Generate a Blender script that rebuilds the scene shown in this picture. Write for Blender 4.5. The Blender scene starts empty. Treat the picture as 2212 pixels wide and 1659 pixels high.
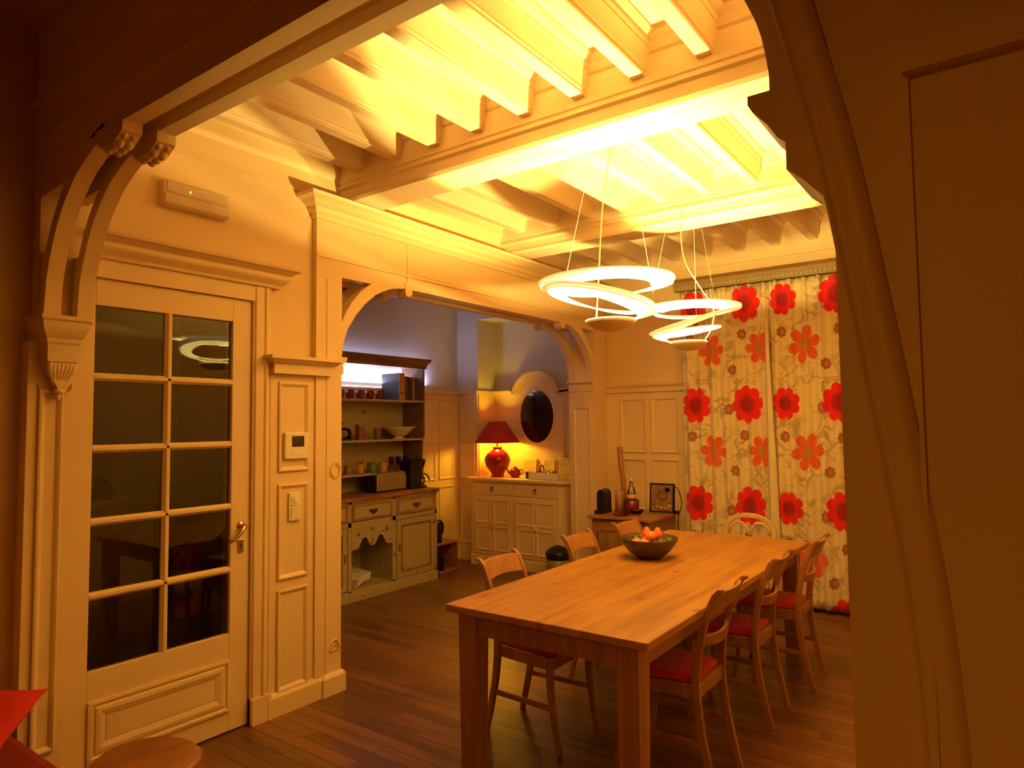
import bpy, math, random
from mathutils import Vector, Matrix
random.seed(7)
S = bpy.context.scene
COL = S.collection
PI = math.pi

# ------------------------------------------------------------------ camera
F_PX, YAW, PITCH, ROLL, CAM_H = 1463.2, 36.02, 3.311, -0.652, 1.57
cd = bpy.data.cameras.new('camera'); cam = bpy.data.objects.new('camera', cd); COL.objects.link(cam)
cd.sensor_fit = 'HORIZONTAL'; cd.sensor_width = 36.0; cd.lens = 36.0 * F_PX / 2212.0; cd.clip_start = 0.02
a, p, r = map(math.radians, (YAW, PITCH, ROLL))
fwd = Vector((-math.sin(a) * math.cos(p), math.cos(a) * math.cos(p), math.sin(p)))
rt = Vector((math.cos(a), math.sin(a), 0)); up = rt.cross(fwd)
r2 = math.cos(r) * rt + math.sin(r) * up; u2 = -math.sin(r) * rt + math.cos(r) * up
cam.matrix_world = Matrix(((r2.x, u2.x, -fwd.x, 0), (r2.y, u2.y, -fwd.y, 0), (r2.z, u2.z, -fwd.z, CAM_H), (0, 0, 0, 1)))
S.camera = cam

# ------------------------------------------------------------------ world, lights, exposure
w = bpy.data.worlds.new('night'); S.world = w; w.use_nodes = True
w.node_tree.nodes['Background'].inputs[0].default_value = (0.012, 0.008, 0.006, 1)
w.node_tree.nodes['Background'].inputs[1].default_value = 1.0
S.view_settings.view_transform = 'Standard'; S.view_settings.look = 'None'
S.view_settings.gamma = 1.0; S.view_settings.use_curve_mapping = False
S.view_settings.exposure = -0.12

WARM = (1.0, 0.74, 0.20)
PEND = [(-1.57, 2.96), (-1.58, 4.05)]          # the two pendant centres in plan
def light(name, kind, loc, energy, color, size=0.1, rot=None, spread=None):
    l = bpy.data.lights.new(name, kind); l.energy = energy; l.color = color
    if kind == 'AREA':
        l.shape = 'DISK'; l.size = size
        if spread: l.spread = spread
    else: l.shadow_soft_size = size
    o = bpy.data.objects.new(name, l); o.location = loc
    if rot: o.rotation_euler = rot
    COL.objects.link(o); o['kind'] = 'helper'
    return o
for (px_, py_) in PEND:
    light('pendant_light', 'AREA', (px_, py_, 2.036), 110, WARM, 0.034, (PI, 0, 0))
light('table_lamp_bulb', 'POINT', (-4.71, 6.18, 1.433), 31.0, (1.0, 0.64, 0.025), 0.045)
light('living_room_lamp', 'AREA', (-0.6, -1.6, 2.5), 28.0, (1.0, 0.40, 0.03), 0.7)
light('hall_fill_light', 'POINT', (-4.2, 1.6, 2.7), 3.5, (1.0, 0.55, 0.12), 0.1)  # added fill to brighten the hall; no lamp is known there
ls = bpy.data.lights.new('ledge_strip_light', 'AREA'); ls.shape = 'RECTANGLE'; ls.size = 0.03; ls.size_y = 1.75
ls.energy = 18.0; ls.color = (0.55, 0.62, 1.0); lo = bpy.data.objects.new('ledge_strip_light', ls)
lo.location = (-5.195, 4.32 + 0.35, 1.995); lo.rotation_euler = (PI, 0, 0); COL.objects.link(lo); lo['kind'] = 'helper'

# ------------------------------------------------------------------ materials
def new_mat(name):
    m = bpy.data.materials.new(name); m.use_nodes = True
    nt = m.node_tree; b = nt.nodes['Principled BSDF']
    return m, nt, b
def N(nt, t, **kw):
    n = nt.nodes.new(t)
    for k, v in kw.items(): setattr(n, k, v)
    return n
def plain(name, col, rough=0.5, metal=0.0, var=0.06, scale=8.0, bump=0.0, alpha=None, emis=None, spec=None, sheen=0):
    m, nt, b = new_mat(name)
    tc = N(nt, 'ShaderNodeTexCoord'); nz = N(nt, 'ShaderNodeTexNoise'); nz.inputs['Scale'].default_value = scale
    nz.inputs['Detail'].default_value = 4
    nt.links.new(tc.outputs['Object'], nz.inputs['Vector'])
    cr = N(nt, 'ShaderNodeValToRGB')
    cr.color_ramp.elements[0].position = 0.3; cr.color_ramp.elements[1].position = 0.7
    cr.color_ramp.elements[0].color = tuple(max(0, c * (1 - var)) for c in col) + (1,)
    cr.color_ramp.elements[1].color = tuple(min(1, c * (1 + var)) for c in col) + (1,)
    nt.links.new(nz.outputs['Fac'], cr.inputs['Fac']); nt.links.new(cr.outputs['Color'], b.inputs['Base Color'])
    b.inputs['Roughness'].default_value = rough; b.inputs['Metallic'].default_value = metal
    if spec is not None: b.inputs['Specular IOR Level'].default_value = spec
    if sheen: b.inputs['Sheen Weight'].default_value = sheen
    if bump:
        bp = N(nt, 'ShaderNodeBump'); bp.inputs['Strength'].default_value = bump; bp.inputs['Distance'].default_value = 0.01
        n2 = N(nt, 'ShaderNodeTexNoise'); n2.inputs['Scale'].default_value = scale * 12
        nt.links.new(tc.outputs['Object'], n2.inputs['Vector'])
        nt.links.new(n2.outputs['Fac'], bp.inputs['Height']); nt.links.new(bp.outputs['Normal'], b.inputs['Normal'])
    if emis:
        b.inputs['Emission Color'].default_value = emis[0] + (1,); b.inputs['Emission Strength'].default_value = emis[1]
    return m
def glass(name, col=(1, 1, 1), rough=0.02):
    m, nt, b = new_mat(name)
    out = nt.nodes['Material Output']; nt.nodes.remove(b)
    tr = N(nt, 'ShaderNodeBsdfTransparent'); tr.inputs[0].default_value = col + (1,)
    gl = N(nt, 'ShaderNodeBsdfGlossy'); gl.inputs['Roughness'].default_value = rough
    fr = N(nt, 'ShaderNodeFresnel'); fr.inputs['IOR'].default_value = 1.5
    mx = N(nt, 'ShaderNodeMixShader')
    nt.links.new(fr.outputs[0], mx.inputs[0]); nt.links.new(tr.outputs[0], mx.inputs[1]); nt.links.new(gl.outputs[0], mx.inputs[2])
    nt.links.new(mx.outputs[0], out.inputs['Surface'])
    return m
def wood(name, c1, c2, axis='Y', scale=3.0, stretch=10.0, rough=0.45, plank=0.0, plank_len=1.2, seam=0.55, knots=False, bump=0.15):
    """grain runs along `axis` (object space); plank > 0 lays boards of that width"""
    m, nt, b = new_mat(name); L = nt.links.new
    tc = N(nt, 'ShaderNodeTexCoord'); sp = N(nt, 'ShaderNodeSeparateXYZ'); L(tc.outputs['Object'], sp.inputs[0])
    ax = {'X': 0, 'Y': 1, 'Z': 2}[axis]; cross = {'X': 1, 'Y': 0, 'Z': 0}[axis]
    mp = N(nt, 'ShaderNodeMapping'); sc = [stretch * scale] * 3; sc[ax] = scale
    mp.inputs['Scale'].default_value = sc; L(tc.outputs['Object'], mp.inputs['Vector'])
    nz = N(nt, 'ShaderNodeTexNoise'); nz.inputs['Scale'].default_value = 1.0; nz.inputs['Detail'].default_value = 6; nz.inputs['Distortion'].default_value = 0.6
    big = N(nt, 'ShaderNodeTexNoise'); big.inputs['Scale'].default_value = 2.2; L(tc.outputs['Object'], big.inputs['Vector'])
    cr = N(nt, 'ShaderNodeValToRGB'); cr.color_ramp.elements[0].position = 0.32; cr.color_ramp.elements[1].position = 0.68
    cr.color_ramp.elements[0].color = c1 + (1,); cr.color_ramp.elements[1].color = c2 + (1,)
    src = mp.outputs[0]
    fac_extra = None
    if plank:
        d = N(nt, 'ShaderNodeMath', operation='DIVIDE'); L(sp.outputs[cross], d.inputs[0]); d.inputs[1].default_value = plank
        fl = N(nt, 'ShaderNodeMath', operation='FLOOR'); L(d.outputs[0], fl.inputs[0])
        wn = N(nt, 'ShaderNodeTexWhiteNoise', noise_dimensions='1D'); L(fl.outputs[0], wn.inputs['W'])
        # shift along the board so the joints stagger
        mu = N(nt, 'ShaderNodeMath', operation='MULTIPLY_ADD'); L(wn.outputs['Value'], mu.inputs[0]); mu.inputs[1].default_value = 7.3
        dl = N(nt, 'ShaderNodeMath', operation='DIVIDE'); L(sp.outputs[ax], dl.inputs[0]); dl.inputs[1].default_value = plank_len
        L(dl.outputs[0], mu.inputs[2])
        f2 = N(nt, 'ShaderNodeMath', operation='FLOOR'); L(mu.outputs[0], f2.inputs[0])
        cb = N(nt, 'ShaderNodeCombineXYZ'); L(fl.outputs[0], cb.inputs[0]); L(f2.outputs[0], cb.inputs[1])
        w2 = N(nt, 'ShaderNodeTexWhiteNoise', noise_dimensions='2D'); L(cb.outputs[0], w2.inputs['Vector'])
        va = N(nt, 'ShaderNodeVectorMath', operation='MULTIPLY_ADD'); L(w2.outputs['Color'], va.inputs[0]); va.inputs[1].default_value = (9, 9, 9); L(mp.outputs[0], va.inputs[2])
        src = va.outputs[0]
        fr = N(nt, 'ShaderNodeMath', operation='FRACT'); L(d.outputs[0], fr.inputs[0])
        e = N(nt, 'ShaderNodeMath', operation='PINGPONG'); L(d.outputs[0], e.inputs[0]); e.inputs[1].default_value = 0.5
        lt = N(nt, 'ShaderNodeMath', operation='LESS_THAN'); L(e.outputs[0], lt.inputs[0]); lt.inputs[1].default_value = 0.0035 / plank
        fr2 = N(nt, 'ShaderNodeMath', operation='FRACT'); L(mu.outputs[0], fr2.inputs[0])
        l2 = N(nt, 'ShaderNodeMath', operation='LESS_THAN'); L(fr2.outputs[0], l2.inputs[0]); l2.inputs[1].default_value = 0.004 / plank_len
        mxx = N(nt, 'ShaderNodeMath', operation='MAXIMUM'); L(lt.outputs[0], mxx.inputs[0]); L(l2.outputs[0], mxx.inputs[1])
        fac_extra = (w2.outputs['Value'], mxx.outputs[0])
    L(src, nz.inputs['Vector'])
    ad = N(nt, 'ShaderNodeMath', operation='MULTIPLY_ADD'); L(big.outputs['Fac'], ad.inputs[0]); ad.inputs[1].default_value = 0.5
    ad2 = N(nt, 'ShaderNodeMath', operation='SUBTRACT'); L(ad.outputs[0], ad2.inputs[0]); ad2.inputs[1].default_value = 0.25; L(nz.outputs['Fac'], ad.inputs[2])
    fac = ad2.outputs[0]
    if fac_extra:
        a3 = N(nt, 'ShaderNodeMath', operation='MULTIPLY_ADD'); L(fac_extra[0], a3.inputs[0]); a3.inputs[1].default_value = 0.34
        s3 = N(nt, 'ShaderNodeMath', operation='SUBTRACT'); L(fac, s3.inputs[0]); s3.inputs[1].default_value = 0.17; L(s3.outputs[0], a3.inputs[2])
        fac = a3.outputs[0]
    L(fac, cr.inputs['Fac']); colr = cr.outputs['Color']
    def darken(col, mask, amount):
        mx = N(nt, 'ShaderNodeMix', data_type='RGBA', blend_type='MULTIPLY'); L(mask, mx.inputs['Factor']); L(col, mx.inputs['A'])
        mx.inputs['B'].default_value = (amount, amount * 0.8, amount * 0.7, 1); return mx.outputs['Result']
    if fac_extra: colr = darken(colr, fac_extra[1], seam)
    if knots:
        vo = N(nt, 'ShaderNodeTexVoronoi', voronoi_dimensions='2D'); vo.inputs['Scale'].default_value = 1.0
        mk = N(nt, 'ShaderNodeMapping'); ks = [2.7] * 3; ks[ax] = 1.5; mk.inputs['Scale'].default_value = ks; mk.inputs['Location'].default_value = (0.3, 0.42, 0.1)
        L(tc.outputs['Object'], mk.inputs['Vector']); L(mk.outputs[0], vo.inputs['Vector'])
        kr = N(nt, 'ShaderNodeMapRange'); kr.inputs[1].default_value = 0.015; kr.inputs[2].default_value = 0.055; kr.inputs[3].default_value = 0.9; kr.inputs[4].default_value = 0.0
        L(vo.outputs['Distance'], kr.inputs[0]); colr = darken(colr, kr.outputs[0], 0.45)
    L(colr, b.inputs['Base Color']); b.inputs['Roughness'].default_value = rough
    if bump:
        bp = N(nt, 'ShaderNodeBump'); bp.inputs['Strength'].default_value = bump; bp.inputs['Distance'].default_value = 0.004
        L(nz.outputs['Fac'], bp.inputs['Height']); L(bp.outputs['Normal'], b.inputs['Normal'])
    return m

CREAM = (0.80, 0.57, 0.30)
M_paint = plain('cream_paint', CREAM, 0.5, var=0.03, scale=3, bump=0.02)
M_wallp = plain('wall_paint', (0.79, 0.56, 0.30), 0.7, var=0.03, scale=2, bump=0.03)
M_ceil = plain('ceiling_paint', (0.83, 0.62, 0.40), 0.6, var=0.02, scale=2)
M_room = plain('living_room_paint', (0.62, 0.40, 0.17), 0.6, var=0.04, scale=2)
M_grey = plain('alcove_paint', (0.68, 0.60, 0.53), 0.7, var=0.03, scale=2)
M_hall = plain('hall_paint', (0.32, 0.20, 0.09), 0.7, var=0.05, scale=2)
M_floor = wood('floor_boards', (0.10, 0.036, 0.012), (0.20, 0.076, 0.026), 'X', 1.2, 14, 0.35, plank=0.085, plank_len=1.4, seam=0.35)
M_table = wood('table_oak', (0.28, 0.105, 0.014), (0.47, 0.205, 0.033), 'Y', 1.1, 16, 0.42, plank=0.1945, plank_len=40, seam=0.86, knots=True)
M_leg = wood('table_leg_oak', (0.30, 0.12, 0.035), (0.42, 0.18, 0.055), 'Z', 1.5, 16, 0.5)
M_chair = wood('chair_wood', (0.28, 0.105, 0.030), (0.41, 0.175, 0.056), 'Z', 2.0, 12, 0.4)
M_balloon = wood('pale_chair_wood', (0.62, 0.40, 0.15), (0.75, 0.52, 0.22), 'Z', 2.0, 10, 0.4)
M_side = wood('side_table_wood', (0.24, 0.09, 0.028), (0.36, 0.15, 0.05), 'X', 2.0, 12, 0.4)
M_stool = wood('stool_wood', (0.22, 0.075, 0.018), (0.36, 0.14, 0.04), 'Y', 3.0, 3, 0.4)
M_crown = wood('hutch_top_wood', (0.16, 0.07, 0.03), (0.24, 0.11, 0.05), 'Y', 2.0, 10, 0.5)
M_redseat = plain('red_fabric', (0.60, 0.018, 0.010), 0.9, var=0.12, scale=30, bump=0.2, sheen=0.2)
M_sofa = plain('dark_red_fabric', (0.22, 0.006, 0.004), 0.9, var=0.12, scale=30, bump=0.2)
M_black = plain('black_plastic', (0.010, 0.008, 0.008), 0.3, var=0.1, spec=0.3)
M_dark = plain('dark_brown', (0.05, 0.022, 0.012), 0.5, var=0.2)
M_steel = plain('brushed_steel', (0.55, 0.50, 0.45), 0.32, metal=1.0, var=0.08, scale=40)
M_brass = plain('brass', (0.75, 0.50, 0.20), 0.25, metal=1.0, var=0.05)
M_white = plain('white_plastic', (0.84, 0.74, 0.55), 0.35, var=0.02)
M_china = plain('white_china', (0.80, 0.72, 0.55), 0.25, var=0.03)
M_glaze = plain('red_glaze', (0.33, 0.016, 0.010), 0.12, var=0.25, scale=6)
M_redcup = plain('red_cup', (0.17, 0.005, 0.006), 0.3, var=0.1)
M_shade = plain('red_shade', (0.42, 0.012, 0.010), 0.8, var=0.08, scale=20)
M_glass = glass('pane_glass', (0.80, 0.78, 0.72))
M_clear = glass('clear_glass', (0.93, 0.93, 0.88))
M_mirror = plain('dim_reflection_mirror', (0.16, 0.15, 0.15), 0.06, metal=1.0, var=0.3, scale=4)  # dark tint stands in for the dim space the mirror would reflect
M_glow = plain('metal_with_added_glow', (0.88, 0.84, 0.76), 0.4, emis=((1.0, 0.72, 0.25), 0.7))  # faint emission added to fill the shaded sides of the pendant ribbons
M_bowl_in = plain('lamp_bowl_inside', (0.9, 0.8, 0.6), 0.4, emis=((1.0, 0.70, 0.25), 3.0))
M_lampw = plain('lamp_white_metal', (0.80, 0.60, 0.34), 0.35)
M_strip = plain('led_strip', (0.9, 0.9, 1.0), 0.4, emis=((0.72, 0.78, 1.0), 5.0))
M_sconce = plain('sconce_glass', (0.9, 0.7, 0.4), 0.4, emis=((1.0, 0.62, 0.16), 2.4))
M_led = plain('green_led', (0.3, 0.8, 0.1), 0.4, emis=((0.45, 1.0, 0.05), 1.5))
M_screen = plain('lcd_screen', (0.03, 0.014, 0.010), 0.2, var=0.1)
M_groove = plain('joint_shadow_gap', (0.30, 0.20, 0.09), 0.8)
M_orange = plain('orange_fruit', (0.95, 0.22, 0.025), 0.45, var=0.12, scale=40)
M_pear = plain('red_pear', (0.78, 0.16, 0.05), 0.4, var=0.3, scale=14)
M_avocado = plain('dark_green_fruit', (0.05, 0.075, 0.015), 0.4, var=0.3, scale=30)
M_fig = plain('purple_fruit', (0.12, 0.03, 0.04), 0.4, var=0.2, scale=20)
M_bowl = plain('dark_bowl', (0.07, 0.035, 0.018), 0.35, var=0.4, scale=14, bump=0.2)
M_stem = plain('fruit_stem', (0.09, 0.05, 0.02), 0.8)
def distressed(name):
    m, nt, b = new_mat(name); L = nt.links.new
    tc = N(nt, 'ShaderNodeTexCoord'); n1 = N(nt, 'ShaderNodeTexNoise'); n1.inputs['Scale'].default_value = 9; n1.inputs['Detail'].default_value = 6
    mp = N(nt, 'ShaderNodeMapping'); mp.inputs['Scale'].default_value = (1, 1, 2.0); L(tc.outputs['Object'], mp.inputs[0]); L(mp.outputs[0], n1.inputs['Vector'])
    cr = N(nt, 'ShaderNodeValToRGB'); e = cr.color_ramp.elements
    e[0].position = 0.0; e[0].color = (0.38, 0.29, 0.14, 1); e[1].position = 0.64; e[1].color = (0.43, 0.33, 0.165, 1)
    x = e.new(0.67); x.color = (0.30, 0.10, 0.03, 1); y = e.new(0.82); y.color = (0.24, 0.07, 0.02, 1)
    L(n1.outputs['Fac'], cr.inputs['Fac']); L(cr.outputs['Color'], b.inputs['Base Color']); b.inputs['Roughness'].default_value = 0.6
    return m
M_dist = distressed('worn_paint')
M_wear = plain('bare_red_wood', (0.30, 0.10, 0.035), 0.6, var=0.3, scale=12)

def flower_group():
    g = bpy.data.node_groups.new('flower', 'ShaderNodeTree')
    I = g.interface
    for n_, t in (('X', 'NodeSocketFloat'), ('Z', 'NodeSocketFloat'), ('CX', 'NodeSocketFloat'), ('CZ', 'NodeSocketFloat'), ('R', 'NodeSocketFloat'), ('Petals', 'NodeSocketFloat'), ('Cut', 'NodeSocketFloat'), ('Turn', 'NodeSocketFloat')):
        I.new_socket(n_, in_out='INPUT', socket_type=t)
    I.new_socket('Mask', in_out='OUTPUT', socket_type='NodeSocketFloat'); I.new_socket('Rad', in_out='OUTPUT', socket_type='NodeSocketFloat'); I.new_socket('Line', in_out='OUTPUT', socket_type='NodeSocketFloat')
    gi = g.nodes.new('NodeGroupInput'); go = g.nodes.new('NodeGroupOutput'); L = g.links.new
    def mt(op, *ins):
        n = g.nodes.new('ShaderNodeMath'); n.operation = op
        for i, v in enumerate(ins):
            if isinstance(v, (int, float)): n.inputs[i].default_value = v
            else: L(v, n.inputs[i])
        return n.outputs[0]
    o = gi.outputs
    dx = mt('SUBTRACT', o['X'], o['CX']); dz = mt('SUBTRACT', o['Z'], o['CZ'])
    dx2 = mt('MULTIPLY', dx, 1.25)
    rr = mt('SQRT', mt('ADD', mt('MULTIPLY', dx2, dx2), mt('MULTIPLY', dz, dz)))
    th = mt('ADD', mt('ARCTAN2', dz, dx2), o['Turn'])
    pet = mt('ABSOLUTE', mt('COSINE', mt('MULTIPLY', th, mt('MULTIPLY', o['Petals'], 0.5))))
    pet = mt('POWER', pet, 0.45)
    lim = mt('MULTIPLY', o['R'], mt('ADD', mt('SUBTRACT', 1.0, o['Cut']), mt('MULTIPLY', pet, o['Cut'])))
    L(mt('LESS_THAN', rr, lim), go.inputs['Mask'])
    L(mt('DIVIDE', rr, o['R']), go.inputs['Rad'])
    L(mt('ABSOLUTE', mt('COSINE', mt('MULTIPLY', th, mt('MULTIPLY', o['Petals'], 2.0)))), go.inputs['Line'])
    return g
FG = flower_group()
def curtain_mat():
    m, nt, b = new_mat('floral_curtain_fabric'); L = nt.links.new
    tc = N(nt, 'ShaderNodeTexCoord'); sp = N(nt, 'ShaderNodeSeparateXYZ'); L(tc.outputs['Object'], sp.inputs[0])
    base = N(nt, 'ShaderNodeTexNoise'); base.inputs['Scale'].default_value = 3
    # olive vines and leaves: distorted cell edges plus leaf blobs
    dn = N(nt, 'ShaderNodeTexNoise'); dn.inputs['Scale'].default_value = 4.0; L(tc.outputs['Object'], dn.inputs['Vector'])
    va = N(nt, 'ShaderNodeVectorMath', operation='MULTIPLY_ADD'); L(dn.outputs['Color'], va.inputs[0]); va.inputs[1].default_value = (0.35, 0.35, 0.35); L(tc.outputs['Object'], va.inputs[2])
    sc = N(nt, 'ShaderNodeVectorMath', operation='MULTIPLY'); L(va.outputs[0], sc.inputs[0]); sc.inputs[1].default_value = (1, 0, 1)
    v1 = N(nt, 'ShaderNodeTexVoronoi', feature='DISTANCE_TO_EDGE'); v1.inputs['Scale'].default_value = 7.0; L(sc.outputs[0], v1.inputs['Vector'])
    m1 = N(nt, 'ShaderNodeMath', operation='LESS_THAN'); L(v1.outputs['Distance'], m1.inputs[0]); m1.inputs[1].default_value = 0.055
    wv = N(nt, 'ShaderNodeTexNoise'); wv.inputs['Scale'].default_value = 13.0; L(sc.outputs[0], wv.inputs['Vector']); wv.inputs['Distortion'].default_value = 1.2
    m2 = N(nt, 'ShaderNodeMath', operation='GREATER_THAN'); L(wv.outputs['Fac'], m2.inputs[0]); m2.inputs[1].default_value = 0.585
    mm = N(nt, 'ShaderNodeMath', operation='MAXIMUM'); L(m1.outputs[0], mm.inputs[0]); L(m2.outputs[0], mm.inputs[1])
    brk = N(nt, 'ShaderNodeTexNoise'); brk.inputs['Scale'].default_value = 5.5; L(tc.outputs['Object'], brk.inputs['Vector'])
    m3 = N(nt, 'ShaderNodeMapRange'); L(brk.outputs['Fac'], m3.inputs[0]); m3.inputs[1].default_value = 0.42; m3.inputs[2].default_value = 0.58; m3.inputs[3].default_value = 0.05; m3.inputs[4].default_value = 0.75
    m4 = N(nt, 'ShaderNodeMath', operation='MULTIPLY'); L(mm.outputs[0], m4.inputs[0]); L(m3.outputs[0], m4.inputs[1])
    mx = N(nt, 'ShaderNodeMix', data_type='RGBA'); L(m4.outputs[0], mx.inputs['Factor']); mx.inputs['A'].default_value = (0.78, 0.62, 0.34, 1); mx.inputs['B'].default_value = (0.42, 0.30, 0.12, 1)
    col = mx.outputs['Result']
    def add_flower(col, cx, cz, R, petals, cut, turn, outer, inner, ic=0.38, lines=False):
        g = N(nt, 'ShaderNodeGroup'); g.node_tree = FG
        L(sp.outputs[0], g.inputs['X']); L(sp.outputs[2], g.inputs['Z'])
        for k, v in (('CX', cx), ('CZ', cz), ('R', R), ('Petals', petals), ('Cut', cut), ('Turn', turn)): g.inputs[k].default_value = v
        rp = N(nt, 'ShaderNodeMapRange'); L(g.outputs['Rad'], rp.inputs[0]); rp.inputs[1].default_value = ic - 0.08; rp.inputs[2].default_value = ic + 0.14; rp.inputs[3].default_value = 0; rp.inputs[4].default_value = 1
        ci = N(nt, 'ShaderNodeMix', data_type='RGBA'); L(rp.outputs[0], ci.inputs['Factor']); ci.inputs['A'].default_value = inner + (1,); ci.inputs['B'].default_value = outer + (1,)
        c = ci.outputs['Result']
        if lines:
            lp = N(nt, 'ShaderNodeMath', operation='LESS_THAN'); L(g.outputs['Line'], lp.inputs[0]); lp.inputs[1].default_value = 0.22
            lm = N(nt, 'ShaderNodeMath', operation='MULTIPLY'); L(lp.outputs[0], lm.inputs[0]); lm.inputs[1].default_value = 0.6
            c2 = N(nt, 'ShaderNodeMix', data_type='RGBA'); L(lm.outputs[0], c2.inputs['Factor']); L(c, c2.inputs['A']); c2.inputs['B'].default_value = (0.30, 0.06, 0.02, 1); c = c2.outputs['Result']
        o_ = N(nt, 'ShaderNodeMix', data_type='RGBA'); L(g.outputs['Mask'], o_.inputs['Factor']); L(col, o_.inputs['A']); L(c, o_.inputs['B'])
        return o_.outputs['Result']
    RED, DRED = (0.80, 0.010, 0.012), (0.34, 0.006, 0.010)
    ORG, OIN = (0.78, 0.13, 0.035), (0.40, 0.28, 0.10)
    for cx, cz in BUDS: col = add_flower(col, cx, cz, 0.05, 7, 0.35, cx * 3, (0.38, 0.13, 0.06), (0.46, 0.26, 0.12), 0.35, True)
    for cx, cz, sw in ORANGE: col = add_flower(col, cx, cz, 0.155 * sw, 6, 0.72, cx * 5 + cz, ORG, OIN, 0.22, True)
    for cx, cz, sw in REDS: col = add_flower(col, cx, cz, 0.165 * sw, 8, 0.28, cx * 4 + cz, RED, DRED, 0.42)
    L(col, b.inputs['Base Color']); b.inputs['Roughness'].default_value = 0.9; b.inputs['Sheen Weight'].default_value = 0.15
    b.inputs['Transmission Weight'].default_value = 0.0
    return m

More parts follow.
